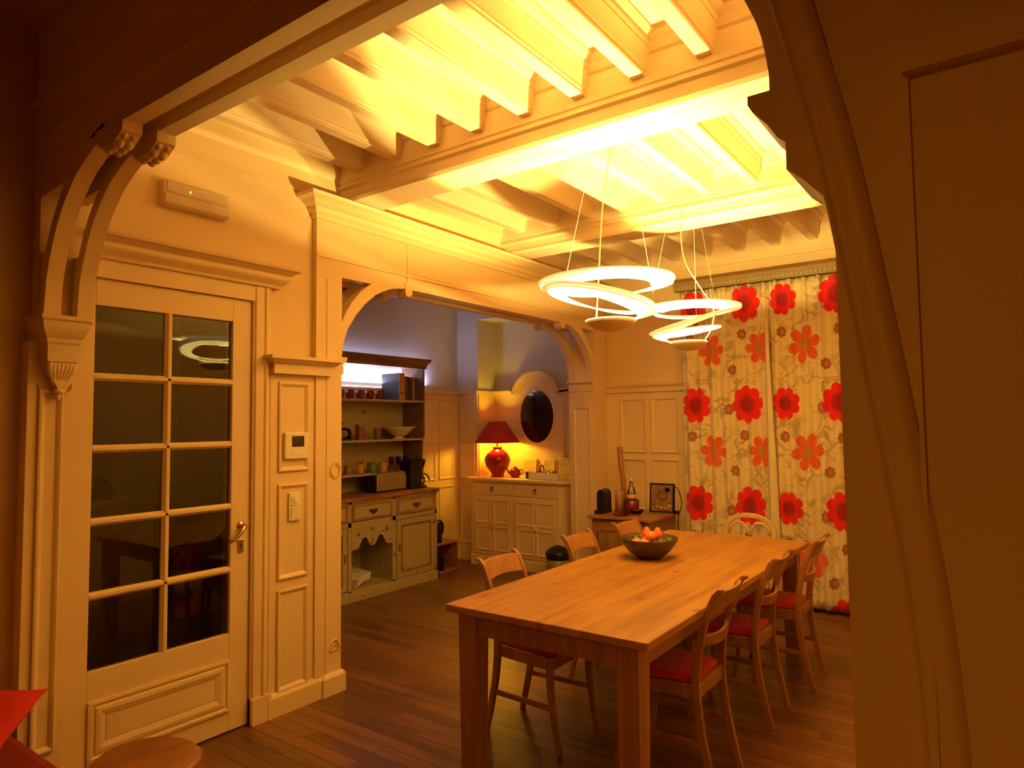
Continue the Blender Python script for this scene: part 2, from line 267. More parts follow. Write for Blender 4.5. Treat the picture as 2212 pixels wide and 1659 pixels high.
# ------------------------------------------------------------------ mesh helpers
class MB:
    def __init__(s): s.v = []; s.f = []; s.sm = []
    def add(s, vs, fs, smooth=False):
        o = len(s.v); s.v += [tuple(q) for q in vs]
        for f in fs: s.f.append(tuple(i + o for i in f)); s.sm.append(smooth)
        return s
    def box(s, x0, x1, y0, y1, z0, z1):
        v = [(x, y, z) for x in (x0, x1) for y in (y0, y1) for z in (z0, z1)]
        return s.add(v, [(0, 1, 3, 2), (4, 6, 7, 5), (0, 4, 5, 1), (2, 3, 7, 6), (0, 2, 6, 4), (1, 5, 7, 3)])
    def prism(s, poly, axis, a0, a1, smooth=False):
        n = len(poly)
        def P(q, t): return {'x': (t, q[0], q[1]), 'y': (q[0], t, q[1]), 'z': (q[0], q[1], t)}[axis]
        v = [P(q, a0) for q in poly] + [P(q, a1) for q in poly]
        s.add(v, [tuple(range(n)), tuple(range(2 * n - 1, n - 1, -1))])
        o = len(s.v) - 2 * n
        for i in range(n):
            j = (i + 1) % n; s.f.append((o + i, o + n + i, o + n + j, o + j)); s.sm.append(smooth)
        return s
    def lathe(s, prof, c=(0, 0, 0), seg=24, smooth=True, sx=1.0, sy=1.0, ring=False):
        if ring: prof = list(prof) + [prof[0]]
        n = len(prof); vs = []; fs = []
        for k in range(seg):
            t = 2 * PI * k / seg
            for rr, z in prof: vs.append((c[0] + sx * rr * math.cos(t), c[1] + sy * rr * math.sin(t), c[2] + z))
        for k in range(seg):
            k2 = (k + 1) % seg
            for i in range(n - 1): fs.append((k * n + i, k2 * n + i, k2 * n + i + 1, k * n + i + 1))
        s.add(vs, fs, smooth)
        o = len(s.v) - len(vs)
        if ring: return s
        if prof[0][0] > 1e-5: s.f.append(tuple(o + k * n for k in range(seg - 1, -1, -1))); s.sm.append(False)
        if prof[-1][0] > 1e-5: s.f.append(tuple(o + k * n + n - 1 for k in range(seg))); s.sm.append(False)
        return s
    def tube(s, pts, rad, seg=10, closed=False):
        pts = [Vector(q) for q in pts]; n = len(pts)
        rads = rad if isinstance(rad, (list, tuple)) else [rad] * n
        vs = []; ref = None
        for i, q in enumerate(pts):
            if closed: t = (pts[(i + 1) % n] - pts[i - 1])
            else: t = (pts[min(i + 1, n - 1)] - pts[max(i - 1, 0)])
            t = t.normalized() if t.length > 1e-9 else Vector((0, 0, 1))
            if ref is None: ref = Vector((0, 0, 1)) if abs(t.z) < 0.9 else Vector((1, 0, 0))
            u = t.cross(ref); u = u.normalized() if u.length > 1e-6 else Vector((1, 0, 0)); w_ = u.cross(t).normalized(); ref = w_
            for k in range(seg):
                an = 2 * PI * k / seg; vs.append(q + (u * math.cos(an) + w_ * math.sin(an)) * rads[i])
        fs = []
        for i in range(n if closed else n - 1):
            j = (i + 1) % n
            for k in range(seg):
                k2 = (k + 1) % seg; fs.append((i * seg + k, i * seg + k2, j * seg + k2, j * seg + k))
        if not closed: fs += [tuple(range(seg - 1, -1, -1)), tuple((n - 1) * seg + k for k in range(seg))]
        return s.add(vs, fs, True)
    def bar(s, pts, w1, w2, side):
        """rectangular bar along pts; w1 across `side` direction, w2 the other; both may be lists"""
        pts = [Vector(q) for q in pts]; n = len(pts); side = Vector(side).normalized(); vs = []
        W1 = w1 if isinstance(w1, (list, tuple)) else [w1] * n; W2 = w2 if isinstance(w2, (list, tuple)) else [w2] * n
        for i, q in enumerate(pts):
            t = (pts[min(i + 1, n - 1)] - pts[max(i - 1, 0)]).normalized(); o = t.cross(side).normalized()
            a_, b_ = side * W1[i] / 2, o * W2[i] / 2
            vs += [q + a_ + b_, q - a_ + b_, q - a_ - b_, q + a_ - b_]
        fs = [(0, 1, 2, 3), tuple((n - 1) * 4 + k for k in (3, 2, 1, 0))]
        for i in range(n - 1):
            for k in range(4): fs.append((i * 4 + k, i * 4 + (k + 1) % 4, (i + 1) * 4 + (k + 1) % 4, (i + 1) * 4 + k))
        return s.add(vs, fs)
    def molding(s, path, prof, closed=False):
        """path: plan points (x, y); prof: (outward, z) list; outward is to the right of travel, mitred at corners"""
        n = len(path); nor = []
        P = [Vector((q[0], q[1])) for q in path]
        segn = []
        for i in range(n if closed else n - 1):
            d = (P[(i + 1) % n] - P[i]).normalized(); segn.append(Vector((d.y, -d.x)))
        for i in range(n):
            if closed: a_, b_ = segn[i - 1], segn[i]
            else: a_, b_ = segn[max(i - 1, 0)], segn[min(i, n - 2)]
            m_ = (a_ + b_); m_ = m_ / max(0.2, m_.dot(a_)) if m_.length > 1e-6 else a_
            nor.append(m_)
        k = len(prof); vs = []
        for i in range(n):
            for (o_, z) in prof: vs.append((P[i].x + nor[i].x * o_, P[i].y + nor[i].y * o_, z))
        fs = []
        for i in range(n if closed else n - 1):
            j = (i + 1) % n
            for q in range(k): fs.append((i * k + q, j * k + q, j * k + (q + 1) % k, i * k + (q + 1) % k))
        if not closed: fs += [tuple(range(k)), tuple((n - 1) * k + q for q in range(k - 1, -1, -1))]
        return s.add(vs, fs)
    def frame(s, plane, pos, u0, u1, z0, z1, loops=None, sgn=1):
        """raised panel moulding on a vertical plane; plane 'x' faces sgn*x (u = y), 'y' faces sgn*y (u = x)"""
        loops = loops or [(0, 0.0), (0, 0.011), (0.008, 0.013), (0.016, 0.009), (0.026, 0.0)]
        vs = []
        for ins, h in loops:
            for (u, z) in ((u0 + ins, z0 + ins), (u1 - ins, z0 + ins), (u1 - ins, z1 - ins), (u0 + ins, z1 - ins)):
                vs.append((pos + sgn * h, u, z) if plane == 'x' else (u, pos + sgn * h, z))
        fs = []
        for i in range(len(loops) - 1):
            for k in range(4): fs.append((i * 4 + k, i * 4 + (k + 1) % 4, (i + 1) * 4 + (k + 1) % 4, (i + 1) * 4 + k))
        return s.add(vs, fs)
    def ball(s, c, rx, ry=None, rz=None, seg=16, ring=10):
        ry = ry or rx; rz = rz or rx
        prof = [(math.sin(PI * i / ring), -math.cos(PI * i / ring)) for i in range(ring + 1)]
        prof[0] = (0, -1); prof[-1] = (0, 1)
        return s.lathe([(q[0] * rx, q[1] * rz) for q in prof], c, seg, True, 1, ry / rx)
def link(name, mb, mat, parent=None, loc=(0, 0, 0), bevel=0.0, rot=None, label=None, subsurf=0):
    me = bpy.data.meshes.new(name); me.from_pydata(mb.v, [], mb.f); me.validate(); me.update()
    import bmesh
    bm = bmesh.new(); bm.from_mesh(me); bmesh.ops.recalc_face_normals(bm, faces=bm.faces); bm.to_mesh(me); bm.free()
    if len(me.polygons) == len(mb.sm): me.polygons.foreach_set('use_smooth', mb.sm)
    if mat: me.materials.append(mat)
    o = bpy.data.objects.new(name, me); COL.objects.link(o); o.location = loc
    if rot: o.rotation_euler = rot
    if parent: o.parent = parent
    if bevel:
        b = o.modifiers.new('bevel', 'BEVEL'); b.width = bevel; b.segments = 2; b.limit_method = 'ANGLE'; b.angle_limit = 0.9
    if subsurf:
        b = o.modifiers.new('sub', 'SUBSURF'); b.levels = subsurf; b.render_levels = subsurf
    if label: o['label'] = label
    return o
def thing(name, label, cat, loc=(0, 0, 0), rotz=0.0, group=None):
    o = bpy.data.objects.new(name, None); COL.objects.link(o); o.location = loc; o.rotation_euler = (0, 0, rotz)
    o.empty_display_size = 0.1
    return tag(o, label, cat, group)
def tag(o, label, cat, group=None):
    o['label'] = label; o['category'] = cat
    if group: o['group'] = group
    return o
def struct(name, mb, mat, label=None, cat=None, bevel=0.0):
    o = link(name, mb, mat, bevel=bevel); o['kind'] = 'structure'
    if label: o['label'] = label
    if cat: o['category'] = cat
    return o
def dup(root, loc, rotz, label, group=None):
    c = root.copy(); COL.objects.link(c); c.location = loc; c.rotation_euler = (0, 0, rotz); c['label'] = label
    if group: c['group'] = group
    for ch in list(root.children):
        d = ch.copy(); COL.objects.link(d); d.parent = c
        for g in list(ch.children):
            e = g.copy(); COL.objects.link(e); e.parent = d
    return c
def arc(cx, cz, rx, rz, a0, a1, n=16):
    return [(cx + rx * math.cos(math.radians(a0 + (a1 - a0) * i / n)), cz + rz * math.sin(math.radians(a0 + (a1 - a0) * i / n))) for i in range(n + 1)]

# ------------------------------------------------------------------ measurements of the room (metres)
XW = -3.30          # dining room west wall face
YN = 6.12           # north wall face
XE = -0.10          # dining room east wall face
YP0, YP1 = 1.10, 1.285   # archway partition
ZC = 3.275          # ceiling
ZH = 2.67           # bottom of the archway header
B1, B2 = (2.72, 2.98), (4.40, 4.64)   # two main beams
ZB, ZJ = 2.94, 3.10  # undersides of beams and joists

# floor and ceiling
struct('floor', MB().box(-6.2, 2.6, -4.2, 7.2, -0.10, 0.0), M_floor, 'dark brown wooden floorboards running under the dining table', 'floor')
struct('ceiling', MB().box(-3.55, XE + 0.3, YP0, YN + 0.3, ZC, ZC + 0.08), M_ceil, 'cream ceiling boards above the beams of the dining room', 'ceiling')

# west wall: solid parts around door and archway opening (y 2.72 .. 5.86)
DY0, DY1, DZ = 1.235, 2.13, 2.25
OY0, OY1, OZ = 2.72, 5.86, 2.49
w_ = MB()
w_.box(XW - 0.25, XW, YP0 - 0.0, DY0, 0, ZC)
w_.box(XW - 0.25, XW, DY0, DY1, DZ, ZC)
w_.box(XW - 0.25, XW, DY1, OY0, 0, ZC)
w_.box(XW - 0.19, XW - 0.06, OY0, OY1, OZ + 0.02, ZC)
w_.box(XW - 0.25, XW, OY0, OY1, 2.62, ZC)
w_.box(XW - 0.25, XW, OY1, YN + 0.02, 0, ZC)
struct('wall_west', w_, M_wallp, 'cream wall holding the glazed door and the archway to the alcove', 'wall')
# north wall
struct('wall_north', MB().box(XW - 0.15, XE + 0.3, YN, YN + 0.25, 0, ZC), M_wallp, 'end wall of the dining room behind the floral curtains', 'wall')
struct('wall_east', MB().box(XE, XE + 0.25, YP1, YN, 0, ZC), M_wallp, 'east wall of the dining room hidden behind the pillar', 'wall')

# ceiling beams and joists
def beam_profile(y0, y1):
    c = [(y0 - 0.045, ZC), (y0 - 0.045, ZC - 0.02), (y0 - 0.025, ZC - 0.045), (y0 - 0.012, ZC - 0.075), (y0, ZC - 0.085), (y0, ZB + 0.125),
         (y0 + 0.008, ZB + 0.118), (y0 + 0.008, ZB + 0.108), (y0 - 0.004, ZB + 0.10), (y0 - 0.004, ZB + 0.09), (y0 + 0.010, ZB + 0.078), (y0 + 0.010, ZB + 0.025), (y0 + 0.002, ZB + 0.018), (y0 + 0.012, ZB)]
    d = [(y0 + y1 - q[0], q[1]) for q in reversed(c)]
    return c + d
for i, (y0, y1) in enumerate((B1, B2)):
    struct('ceiling_beam', MB().prism(beam_profile(y0, y1), 'x', XW, XE), M_ceil, ['moulded cream main beam nearest the archway', 'moulded cream main beam nearest the curtains'][i], 'beam')
def joist_prof(cx):
    L_ = [(-0.098, ZC), (-0.098, ZC - 0.012), (-0.082, ZC - 0.030), (-0.068, ZC - 0.040), (-0.064, ZC - 0.060), (-0.060, ZC - 0.062), (-0.040, ZJ + 0.030), (-0.040, ZJ + 0.022), (-0.034, ZJ + 0.014), (-0.034, ZJ + 0.004), (-0.030, ZJ)]
    return [(cx + q[0], q[1]) for q in L_] + [(cx - q[0], q[1]) for q in reversed(L_)]
bays = [(YP1, B1[0], 'south'), (B1[1], B2[0], 'middle'), (B2[1], YN, 'north')]
for bi, (y0, y1, nm) in enumerate(bays):
    for k in range(10):
        cx = -3.091 + 0.305 * k
        if cx > XE - 0.12: break
        o = struct('ceiling_joist', MB().prism(joist_prof(cx), 'y', y0 - 0.01, y1 + 0.01), M_ceil, 'moulded cream joist across the %s bay of the ceiling' % nm, 'joist')
        o['group'] = 'joists of the %s ceiling bay' % nm
# cornice strips high on the west wall in every bay
m = MB()
for (y0, y1, nm) in bays:
    m.prism([(XW, ZC), (XW + 0.09, ZC), (XW + 0.09, ZC - 0.015), (XW + 0.05, ZC - 0.05), (XW + 0.035, ZC - 0.10), (XW + 0.022, ZC - 0.11), (XW + 0.022, ZC - 0.17), (XW + 0.012, ZC - 0.18), (XW, ZC - 0.20)], 'y', y0, y1)
    m.box(XW, XW + 0.008, y0, y1, ZC - 0.33, ZC - 0.31)
struct('trim_1', m, M_paint, 'stepped cornice under the ceiling on the west wall', 'cornice')
m = MB().prism([(YN, ZC), (YN - 0.07, ZC), (YN - 0.07, ZC - 0.015), (YN - 0.04, ZC - 0.05), (YN - 0.02, ZC - 0.09), (YN, ZC - 0.10)], 'x', XW, XE)
m.box(XW, XE, YN - 0.012, YN, ZC - 0.30, ZC - 0.28)
struct('trim_2', m, M_paint, 'slim cornice under the ceiling on the curtain wall', 'cornice')

# ------------------------------------------------------------------ kitchen archway (trim_3): entablature, ribs, reveals
FX = XW + 0.04    # face of the pilaster and entablature boards
R_IN = [(OY0, 1.98), (OY0 + 0.012, 2.07), (OY0 + 0.045, 2.16), (OY0 + 0.115, 2.26), (OY0 + 0.185, 2.335), (OY0 + 0.27, 2.405), (OY0 + 0.35, 2.445), (OY0 + 0.434, 2.475), (OY0 + 0.54, 2.49)]
R_OUT = [(OY0 + 0.0, 2.20), (OY0 + 0.03, 2.26), (OY0 + 0.08, 2.335), (OY0 + 0.15, 2.41), (OY0 + 0.24, 2.475)]
def mir(pts): return [(OY0 + OY1 - q[0], q[1]) for q in pts]
m = MB()
for xa, xb in ((FX - 0.07, FX), (XW - 0.25, XW - 0.18)):
    for T in (lambda q: q, mir):
        poly = R_IN + [(OY0 + 0.54, 2.53), (OY0 + 0.30, 2.53)] + list(reversed(R_OUT)) + [(OY0 - 0.001, 2.19)]
        poly = [(max(q[0], OY0 - 0.005), q[1]) for q in poly]
        m.prism(T(poly), 'x', xa, xb)
        m.prism(T([(OY0 - 0.006, 2.475), (OY0 + 0.305, 2.475), (OY0 + 0.305, 2.63), (OY0 - 0.006, 2.63)]), 'x', xa + 0.003, xb - 0.003)
        # capital hanging where rib meets header
        m.prism(T([(OY0 + 0.54, 2.53), (OY0 + 0.54, 2.462), (OY0 + 0.55, 2.44), (OY0 + 0.57, 2.435), (OY0 + 0.59, 2.445), (OY0 + 0.605, 2.455), (OY0 + 0.605, 2.53)]), 'x', xa - 0.005, xb + 0.006)
    m.box(xa + 0.005, xb - 0.005, OY0 + 0.30, OY1 - 0.30, 2.49, 2.629)
m.box(XW - 0.185, FX - 0.065, OY0 + 0.25, OY1 - 0.25, 2.535, 2.63)
# boards of the frieze, a vertical joint at the capital, thin fillet line
m.box(XW, FX - 0.001, 2.531, YN - 0.01, 2.60, 2.87)
m.box(FX, FX + 0.006, 2.53, YN - 0.01, 2.575, 2.59)
m.box(FX, FX + 0.004, OY0 + 0.56, OY0 + 0.565, 2.50, 2.80)
m.box(XW - 0.002, FX, 2.53, OY0, 0.0, 2.63)
m.box(XW, FX, OY1, YN - 0.01, 0.0, 2.63)
struct('trim_3', m, M_paint, 'cream archway frame with curved pierced brackets leading to the alcove', 'archway')
m = MB()
crown = [(0, 2.80), (0.012, 2.80), (0.014, 2.825), (0.030, 2.84), (0.036, 2.862), (0.060, 2.875), (0.085, 2.895), (0.115, 2.908), (0.120, 2.925), (0, 2.925)]
m.molding([(XW, 2.53), (FX, 2.53), (FX, YN - 0.02)], crown)
struct('trim_4', m, M_paint, 'projecting crown moulding over the alcove archway', 'moulding')
# reveal caps of the archway at shoulder height and their small drop corbels
CAP = [(0, 1.925), (0.012, 1.925), (0.014, 1.945), (0.030, 1.955), (0.045, 1.965), (0.045, 1.985), (0, 1.985)]
m = MB()
m.molding([(FX, OY0 - 0.001), (XW - 0.25, OY0 - 0.001)], CAP)
m.molding([(XW - 0.25, OY1 + 0.001), (FX, OY1 + 0.001)], CAP)
m.box(XW - 0.24, FX - 0.01, OY0, OY0 + 0.022, 1.88, 1.925)
m.box(XW - 0.24, FX - 0.01, OY1 - 0.022, OY1, 1.88, 1.925)
for s_, yy in ((-1, OY1),):
    m.prism([(-0.045, 1.88), (0.045, 1.88), (0.030, 1.82), (0.012, 1.77), (0, 1.75), (-0.012, 1.77), (-0.030, 1.82)], 'y', yy - 0.018, yy)
    m.v[-14:] = [(q[0] + XW - 0.105, q[1], q[2]) for q in m.v[-14:]]
    m.tube([(XW - 0.105 + 0.055 * math.cos(t_), yy - 0.004, 1.78 + 0.055 * math.sin(t_)) for t_ in [math.radians(x) for x in range(180, 361, 20)]], 0.006, 6)
    m.frame('y', yy, XW - 0.20, XW - 0.01, 0.20, 1.72, sgn=-1)
struct('trim_5', m, M_paint, 'ledge caps and drop corbels on the reveals of the alcove archway', 'moulding')

# ------------------------------------------------------------------ dado pilaster beside the door, casing, baseboard
PX = XW + 0.028
m = MB()
m.box(XW, PX, 2.235, 2.60, 0.0, 1.86)
PAN = [(-0.001, 0.0), (-0.001, 0.012), (0.012, 0.012), (0.022, 0.004), (0.03, 0.0)]
for z0, z1 in ((1.315, 1.815), (0.722, 1.245), (0.118, 0.665)):
    m.frame('x', PX, 2.285, 2.485, z0, z1)
m.box(PX - 0.002, PX + 0.009, 2.572, 2.599, 0, 1.86)
m.box(FX, FX + 0.004, 2.605, 2.609, 0.12, 2.45)
m.molding([(XW, 2.26), (PX + 0.012, 2.26), (PX + 0.012, 2.60), (XW, 2.60)][0:4], [(0, 1.86), (0.03, 1.86), (0.03, 1.915), (0.045, 1.92), (0.06, 1.935), (0.075, 1.94), (0.075, 1.958), (0, 1.958)])
struct('trim_6', m, M_paint, 'panelled dado pilaster with ledge cap right of the glazed door', 'pilaster')
m = MB()   # oval medallions
for cz in (1.30,):
    for rr in (0.038, 0.030):
        m.tube([(FX + 0.002, 2.672 + rr * math.cos(t_), cz + 1.25 * rr * math.sin(t_)) for t_ in [2 * PI * k / 28 for k in range(28)]], 0.004, 6, True)
m.tube([(FX + 0.002, 2.672 + 0.036 * math.cos(t_), 0.25 + 0.055 * math.sin(t_)) for t_ in [PI * k / 16 for k in range(17)]], 0.005, 6)
m.tube([(FX + 0.002, 2.672 + 0.020 * math.cos(t_), 0.25 + 0.034 * math.sin(t_)) for t_ in [PI * k / 16 for k in range(17)]], 0.004, 6)
m.box(FX, FX + 0.006, 2.632, 2.712, 0.242, 0.25)
struct('trim_7', m, M_paint, 'round and half round medallions carved on the archway pilaster', 'ornament')
# door casing with cornice
m = MB()
CW = XW + 0.035
for y0, y1 in ((DY1, 2.235),):
    m.box(XW - 0.03, CW - 0.012, y0, y1, 0, 2.33)
    m.prism([(CW - 0.012, y0 + 0.004), (CW - 0.002, y0 + 0.012), (CW - 0.002, y0 + 0.06), (CW + 0.006, y0 + 0.068), (CW + 0.006, y0 + 0.080), (CW - 0.004, y0 + 0.086), (CW - 0.012, y1)], 'z', 0.13, 2.33)
    m.box(XW, CW + 0.012, y0 + 0.0, y1 + 0.008, 0, 0.135)
m.box(XW - 0.03, CW - 0.008, YP1 - 0.05, 2.235, DZ, 2.36)
m.molding([(CW - 0.012, YP1 + 0.0), (CW - 0.012, 2.27), (XW, 2.27)][::1], [(0, 2.335), (0.02, 2.335), (0.025, 2.35), (0.05, 2.375), (0.055, 2.385), (0.055, 2.405), (0.085, 2.425), (0.10, 2.43), (0.105, 2.445), (0, 2.445)][::1])
m.v = m.v
struct('trim_8', m, M_paint, 'door casing topped by a projecting cornice', 'casing')
m = MB()
BP = [(0, 0), (0.022, 0), (0.022, 0.10), (0.016, 0.112), (0.006, 0.125), (0, 0.125)]
m.molding([(XW, 2.245), (PX, 2.245), (PX, 2.60), (FX, 2.60), (FX, OY0), (XW - 0.25, OY0)], BP)
m.molding([(XW - 0.25, OY1), (FX, OY1), (FX, YN)], BP)
struct('baseboard_west', m, M_paint, 'cream baseboard stepping round the pilaster by the door', 'baseboard')
m = MB().molding([(XW, YN), (XE, YN)], BP)
struct('baseboard_north', m, M_paint, 'cream baseboard below the curtains', 'baseboard')

# ------------------------------------------------------------------ glazed door
XD = XW + 0.006
m = MB()
st = 0.108
GY = (1.348, 2.02); GZ = (0.50, 2.125)
m.box(XD - 0.04, XD, DY0 + 0.0015, GY[0], 0.008, DZ - 0.0015)
m.box(XD - 0.04, XD, GY[1], DY1 - 0.0015, 0.008, DZ - 0.0015)
m.box(XD - 0.04, XD, GY[0], GY[1], GZ[1], DZ - 0.0015)
m.box(XD - 0.04, XD, GY[0], GY[1], 0.008, GZ[0])
door = struct('door_1', m, M_paint, 'cream wooden door with ten glass panes beside the panelled pilaster', 'door', bevel=0.003)
m = MB()
gm = (GY[0] + GY[1]) / 2
m.prism([(XD - 0.032, gm - 0.018), (XD - 0.012, gm - 0.018), (XD + 0.003, gm - 0.006), (XD + 0.003, gm + 0.006), (XD - 0.012, gm + 0.018), (XD - 0.032, gm + 0.018)], 'z', GZ[0], GZ[1])
for k in range(1, 5):
    zc = GZ[0] + (GZ[1] - GZ[0]) * k / 5
    m.prism([(XD - 0.032, zc - 0.018), (XD - 0.012, zc - 0.018), (XD + 0.003, zc - 0.006), (XD + 0.003, zc + 0.006), (XD - 0.012, zc + 0.018), (XD - 0.032, zc + 0.018)], 'y', GY[0], GY[1])
link('glazing_bars', m, M_paint, door)
link('glass_panes', MB().box(XD - 0.024, XD - 0.020, GY[0], GY[1], GZ[0], GZ[1]), M_glass, door)
m = MB().frame('x', XD, 1.352, 2.022, 0.112, 0.372, [(0, 0), (0, 0.010), (0.014, 0.012), (0.020, 0.004), (0.028, 0.004), (0.034, 0.010), (0.05, 0.012), (0.075, 0.004), (0.075, 0)])
m.box(XD - 0.001, XD + 0.004, 1.43, 1.945, 0.19, 0.294)
link('raised_panel', m, M_paint, door)
m = MB()
m.lathe([(0.0, 0.0), (0.026, 0.0), (0.026, 0.004), (0.018, 0.009), (0.010, 0.012), (0.010, 0.045), (0.0, 0.045)], (0, 0, 0), 20)
m.v = [(XD + q[2], 2.078 + q[0], 1.045 + q[1]) for q in m.v]
m.tube([(XD + 0.042, 2.078, 1.045), (XD + 0.05, 2.066, 1.040), (XD + 0.052, 2.045, 1.015), (XD + 0.050, 2.015, 0.985), (XD + 0.048, 1.985, 0.975)], [0.011, 0.011, 0.010, 0.009, 0.007], 10)
link('door_handle', m, M_brass, door, label='brass lever handle with a bent grip')
m = MB().box(XD, XD + 0.004, 2.058, 2.094, 0.905, 0.975)
kp = link('keyhole_plate', m, M_steel, door, bevel=0.0015, label='small grey keyhole plate below the handle')
link('keyhole', MB().box(XD + 0.004, XD + 0.0052, 2.073, 2.079, 0.928, 0.952), M_black, kp)

# ------------------------------------------------------------------ hall behind the door
m = MB()
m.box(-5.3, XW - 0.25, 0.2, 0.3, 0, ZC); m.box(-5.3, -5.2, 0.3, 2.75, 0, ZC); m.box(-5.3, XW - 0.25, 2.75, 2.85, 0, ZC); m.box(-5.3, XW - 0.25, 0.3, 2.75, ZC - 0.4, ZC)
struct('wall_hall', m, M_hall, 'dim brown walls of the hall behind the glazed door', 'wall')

# ------------------------------------------------------------------ alcove shell
AX = -5.25; AN = 6.12; NX0, NX1, NY = -4.94, -3.62, 6.46
m = MB()
m.box(AX - 0.2, AX, 2.85, AN + 0.6, 0, 3.3)
struct('wall_alcove_west', m, M_grey, 'grey painted upper wall behind the dresser in the alcove', 'wall')
m = MB()
m.box(AX, NX0, AN, NY + 0.1, 0, 3.3); m.box(NX1, XW - 0.15, AN, NY + 0.1, 0, 3.3); m.box(NX0, NX1, NY, NY + 0.1, 0, 3.3); m.box(NX0, NX1, AN, NY, 2.78, 3.3)
struct('wall_alcove_north', m, M_grey, 'grey upper wall of the alcove around the lamp niche', 'wall')
struct('wall_alcove_south', MB().box(AX, XW - 0.25, 2.85, 2.9, 0, 3.3), M_grey, 'south wall of the alcove hidden by the pilaster', 'wall')
struct('ceiling_alcove', MB().box(AX, XW - 0.19, 2.9, AN, 3.22, 3.3), M_grey, 'plain ceiling over the alcove', 'ceiling')
# wainscot in the alcove (cream, up to 1.95)
WZ = 1.95
m = MB()
m.box(AX, AX + 0.02, 2.9, AN, 0, WZ - 0.02)
m.box(AX + 0.02, AX + 0.045, 2.9, AN, WZ - 0.035, WZ)
m.box(AX + 0.02, AX + 0.035, 2.9, AN, 0, 0.14)
for z0, z1 in ((1.42, 1.86), (0.94, 1.36), (0.20, 0.86)):
    for y0, y1 in ((5.30, 5.70), (5.76, 6.04)): m.frame('x', AX + 0.02, y0, y1, z0, z1)
struct('trim_9', m, M_paint, 'cream wainscot panels on the alcove west wall', 'wainscot')
m = MB()
m.box(AX + 0.02, NX0, AN - 0.02, AN, 0, WZ - 0.02); m.box(AX + 0.02, NX0 + 0.015, AN - 0.045, AN, WZ - 0.035, WZ)
m.box(NX1, XW - 0.25, AN - 0.02, AN, 0, WZ - 0.02); m.box(NX1 - 0.015, XW - 0.25, AN - 0.045, AN, WZ - 0.035, WZ)
m.box(NX0, NX0 + 0.015, AN, NY, 0, WZ); m.box(NX1 - 0.015, NX1, AN, NY, 0, WZ)
for z0, z1 in ((1.42, 1.86), (0.94, 1.36), (0.20, 0.86)): m.frame('y', AN - 0.02, AX + 0.06, NX0 - 0.04, z0, z1, sgn=-1)
struct('trim_10', m, M_paint, 'cream wainscot on the pier beside the lamp niche', 'wainscot')
# niche back panel with an arched top around the mirror
MXC, MZC = -4.325, 1.645
m = MB()
m.box(NX0, NX1, NY - 0.03, NY, 0.90, WZ - 0.01)
m.prism([(NX0 + 0.0, WZ - 0.06)] + [(MXC - 0.33, WZ - 0.06)] + arc(MXC, WZ - 0.10, 0.27, 0.27, 165, 15, 20) + [(MXC + 0.33, WZ - 0.06), (NX1, WZ - 0.06), (NX1, 1.5), (NX0, 1.5)], 'y', NY - 0.034, NY)
# the cornice that bends over the mirror: swept steps
def bent(off, y0, y1, th):
    c = [(NX0, WZ - off)] + [(MXC - 0.335, WZ - off)] + arc(MXC, WZ - 0.085, 0.325 - off, 0.300 - off, 172, 8, 26) + [(MXC + 0.335, WZ - off), (NX1, WZ - off)]
    d = [(NX0, WZ - off - th)] + [(MXC - 0.31, WZ - off - th)] + arc(MXC, WZ - 0.085, 0.325 - off - th, 0.300 - off - th, 168, 12, 26) + [(MXC + 0.31, WZ - off - th), (NX1, WZ - off - th)]
    return m.prism(c + d[::-1], 'y', y0, y1)
bent(0.0, NY - 0.085, NY, 0.022); bent(0.022, NY - 0.060, NY, 0.030); bent(0.052, NY - 0.045, NY, 0.035)
m.frame('y', NY - 0.034, -3.98, -3.70, 1.02, 1.80, sgn=-1)
struct('trim_11', m, M_paint, 'panelled niche back with a cornice arching over the oval mirror', 'panelling')

# north wall dado behind the side table
m = MB()
m.box(XW, XE, YN - 0.018, YN, 0.125, 1.88)
m.molding([(XW, YN), (XE, YN)], [(0.018, 1.86), (0.035, 1.86), (0.038, 1.90), (0.055, 1.925), (0.06, 1.945), (0, 1.945)])
x = -3.20
for (x0, x1) in ((-3.10, -2.83), (-2.77, -2.50), (-2.44, -2.17), (-2.11, -1.84), (-1.78, -1.51)):
    for z0, z1 in ((1.27, 1.80), (0.72, 1.21), (0.17, 0.66)): m.frame('y', YN - 0.018, x0, x1, z0, z1, sgn=-1)
struct('trim_12', m, M_paint, 'cream panelled dado behind the side table', 'wainscot')

# ------------------------------------------------------------------ archway partition between living room and dining room
LX = -3.17      # spring of the left ribs
RIB = [(LX, 2.03), (LX + 0.012, 2.13), (LX + 0.030, 2.22), (LX + 0.086, 2.345), (LX + 0.15, 2.44), (LX + 0.225, 2.515), (LX + 0.31, 2.575), (LX + 0.44, 2.63), (LX + 0.52, 2.65)]
RIB = [tuple(q) for q in (lambda pts: [tuple(0.5 * ((2 * pts[i][c]) + (pts[i + 1][c] - pts[max(i - 1, 0)][c]) * t + (2 * pts[max(i - 1, 0)][c] - 5 * pts[i][c] + 4 * pts[i + 1][c] - pts[min(i + 2, len(pts) - 1)][c]) * t * t + (-pts[max(i - 1, 0)][c] + 3 * pts[i][c] - 3 * pts[i + 1][c] + pts[min(i + 2, len(pts) - 1)][c]) * t ** 3) for c in (0, 1)) for i in range(len(pts) - 1) for t in (0, 0.33, 0.67)] + [pts[-1]])(RIB)]
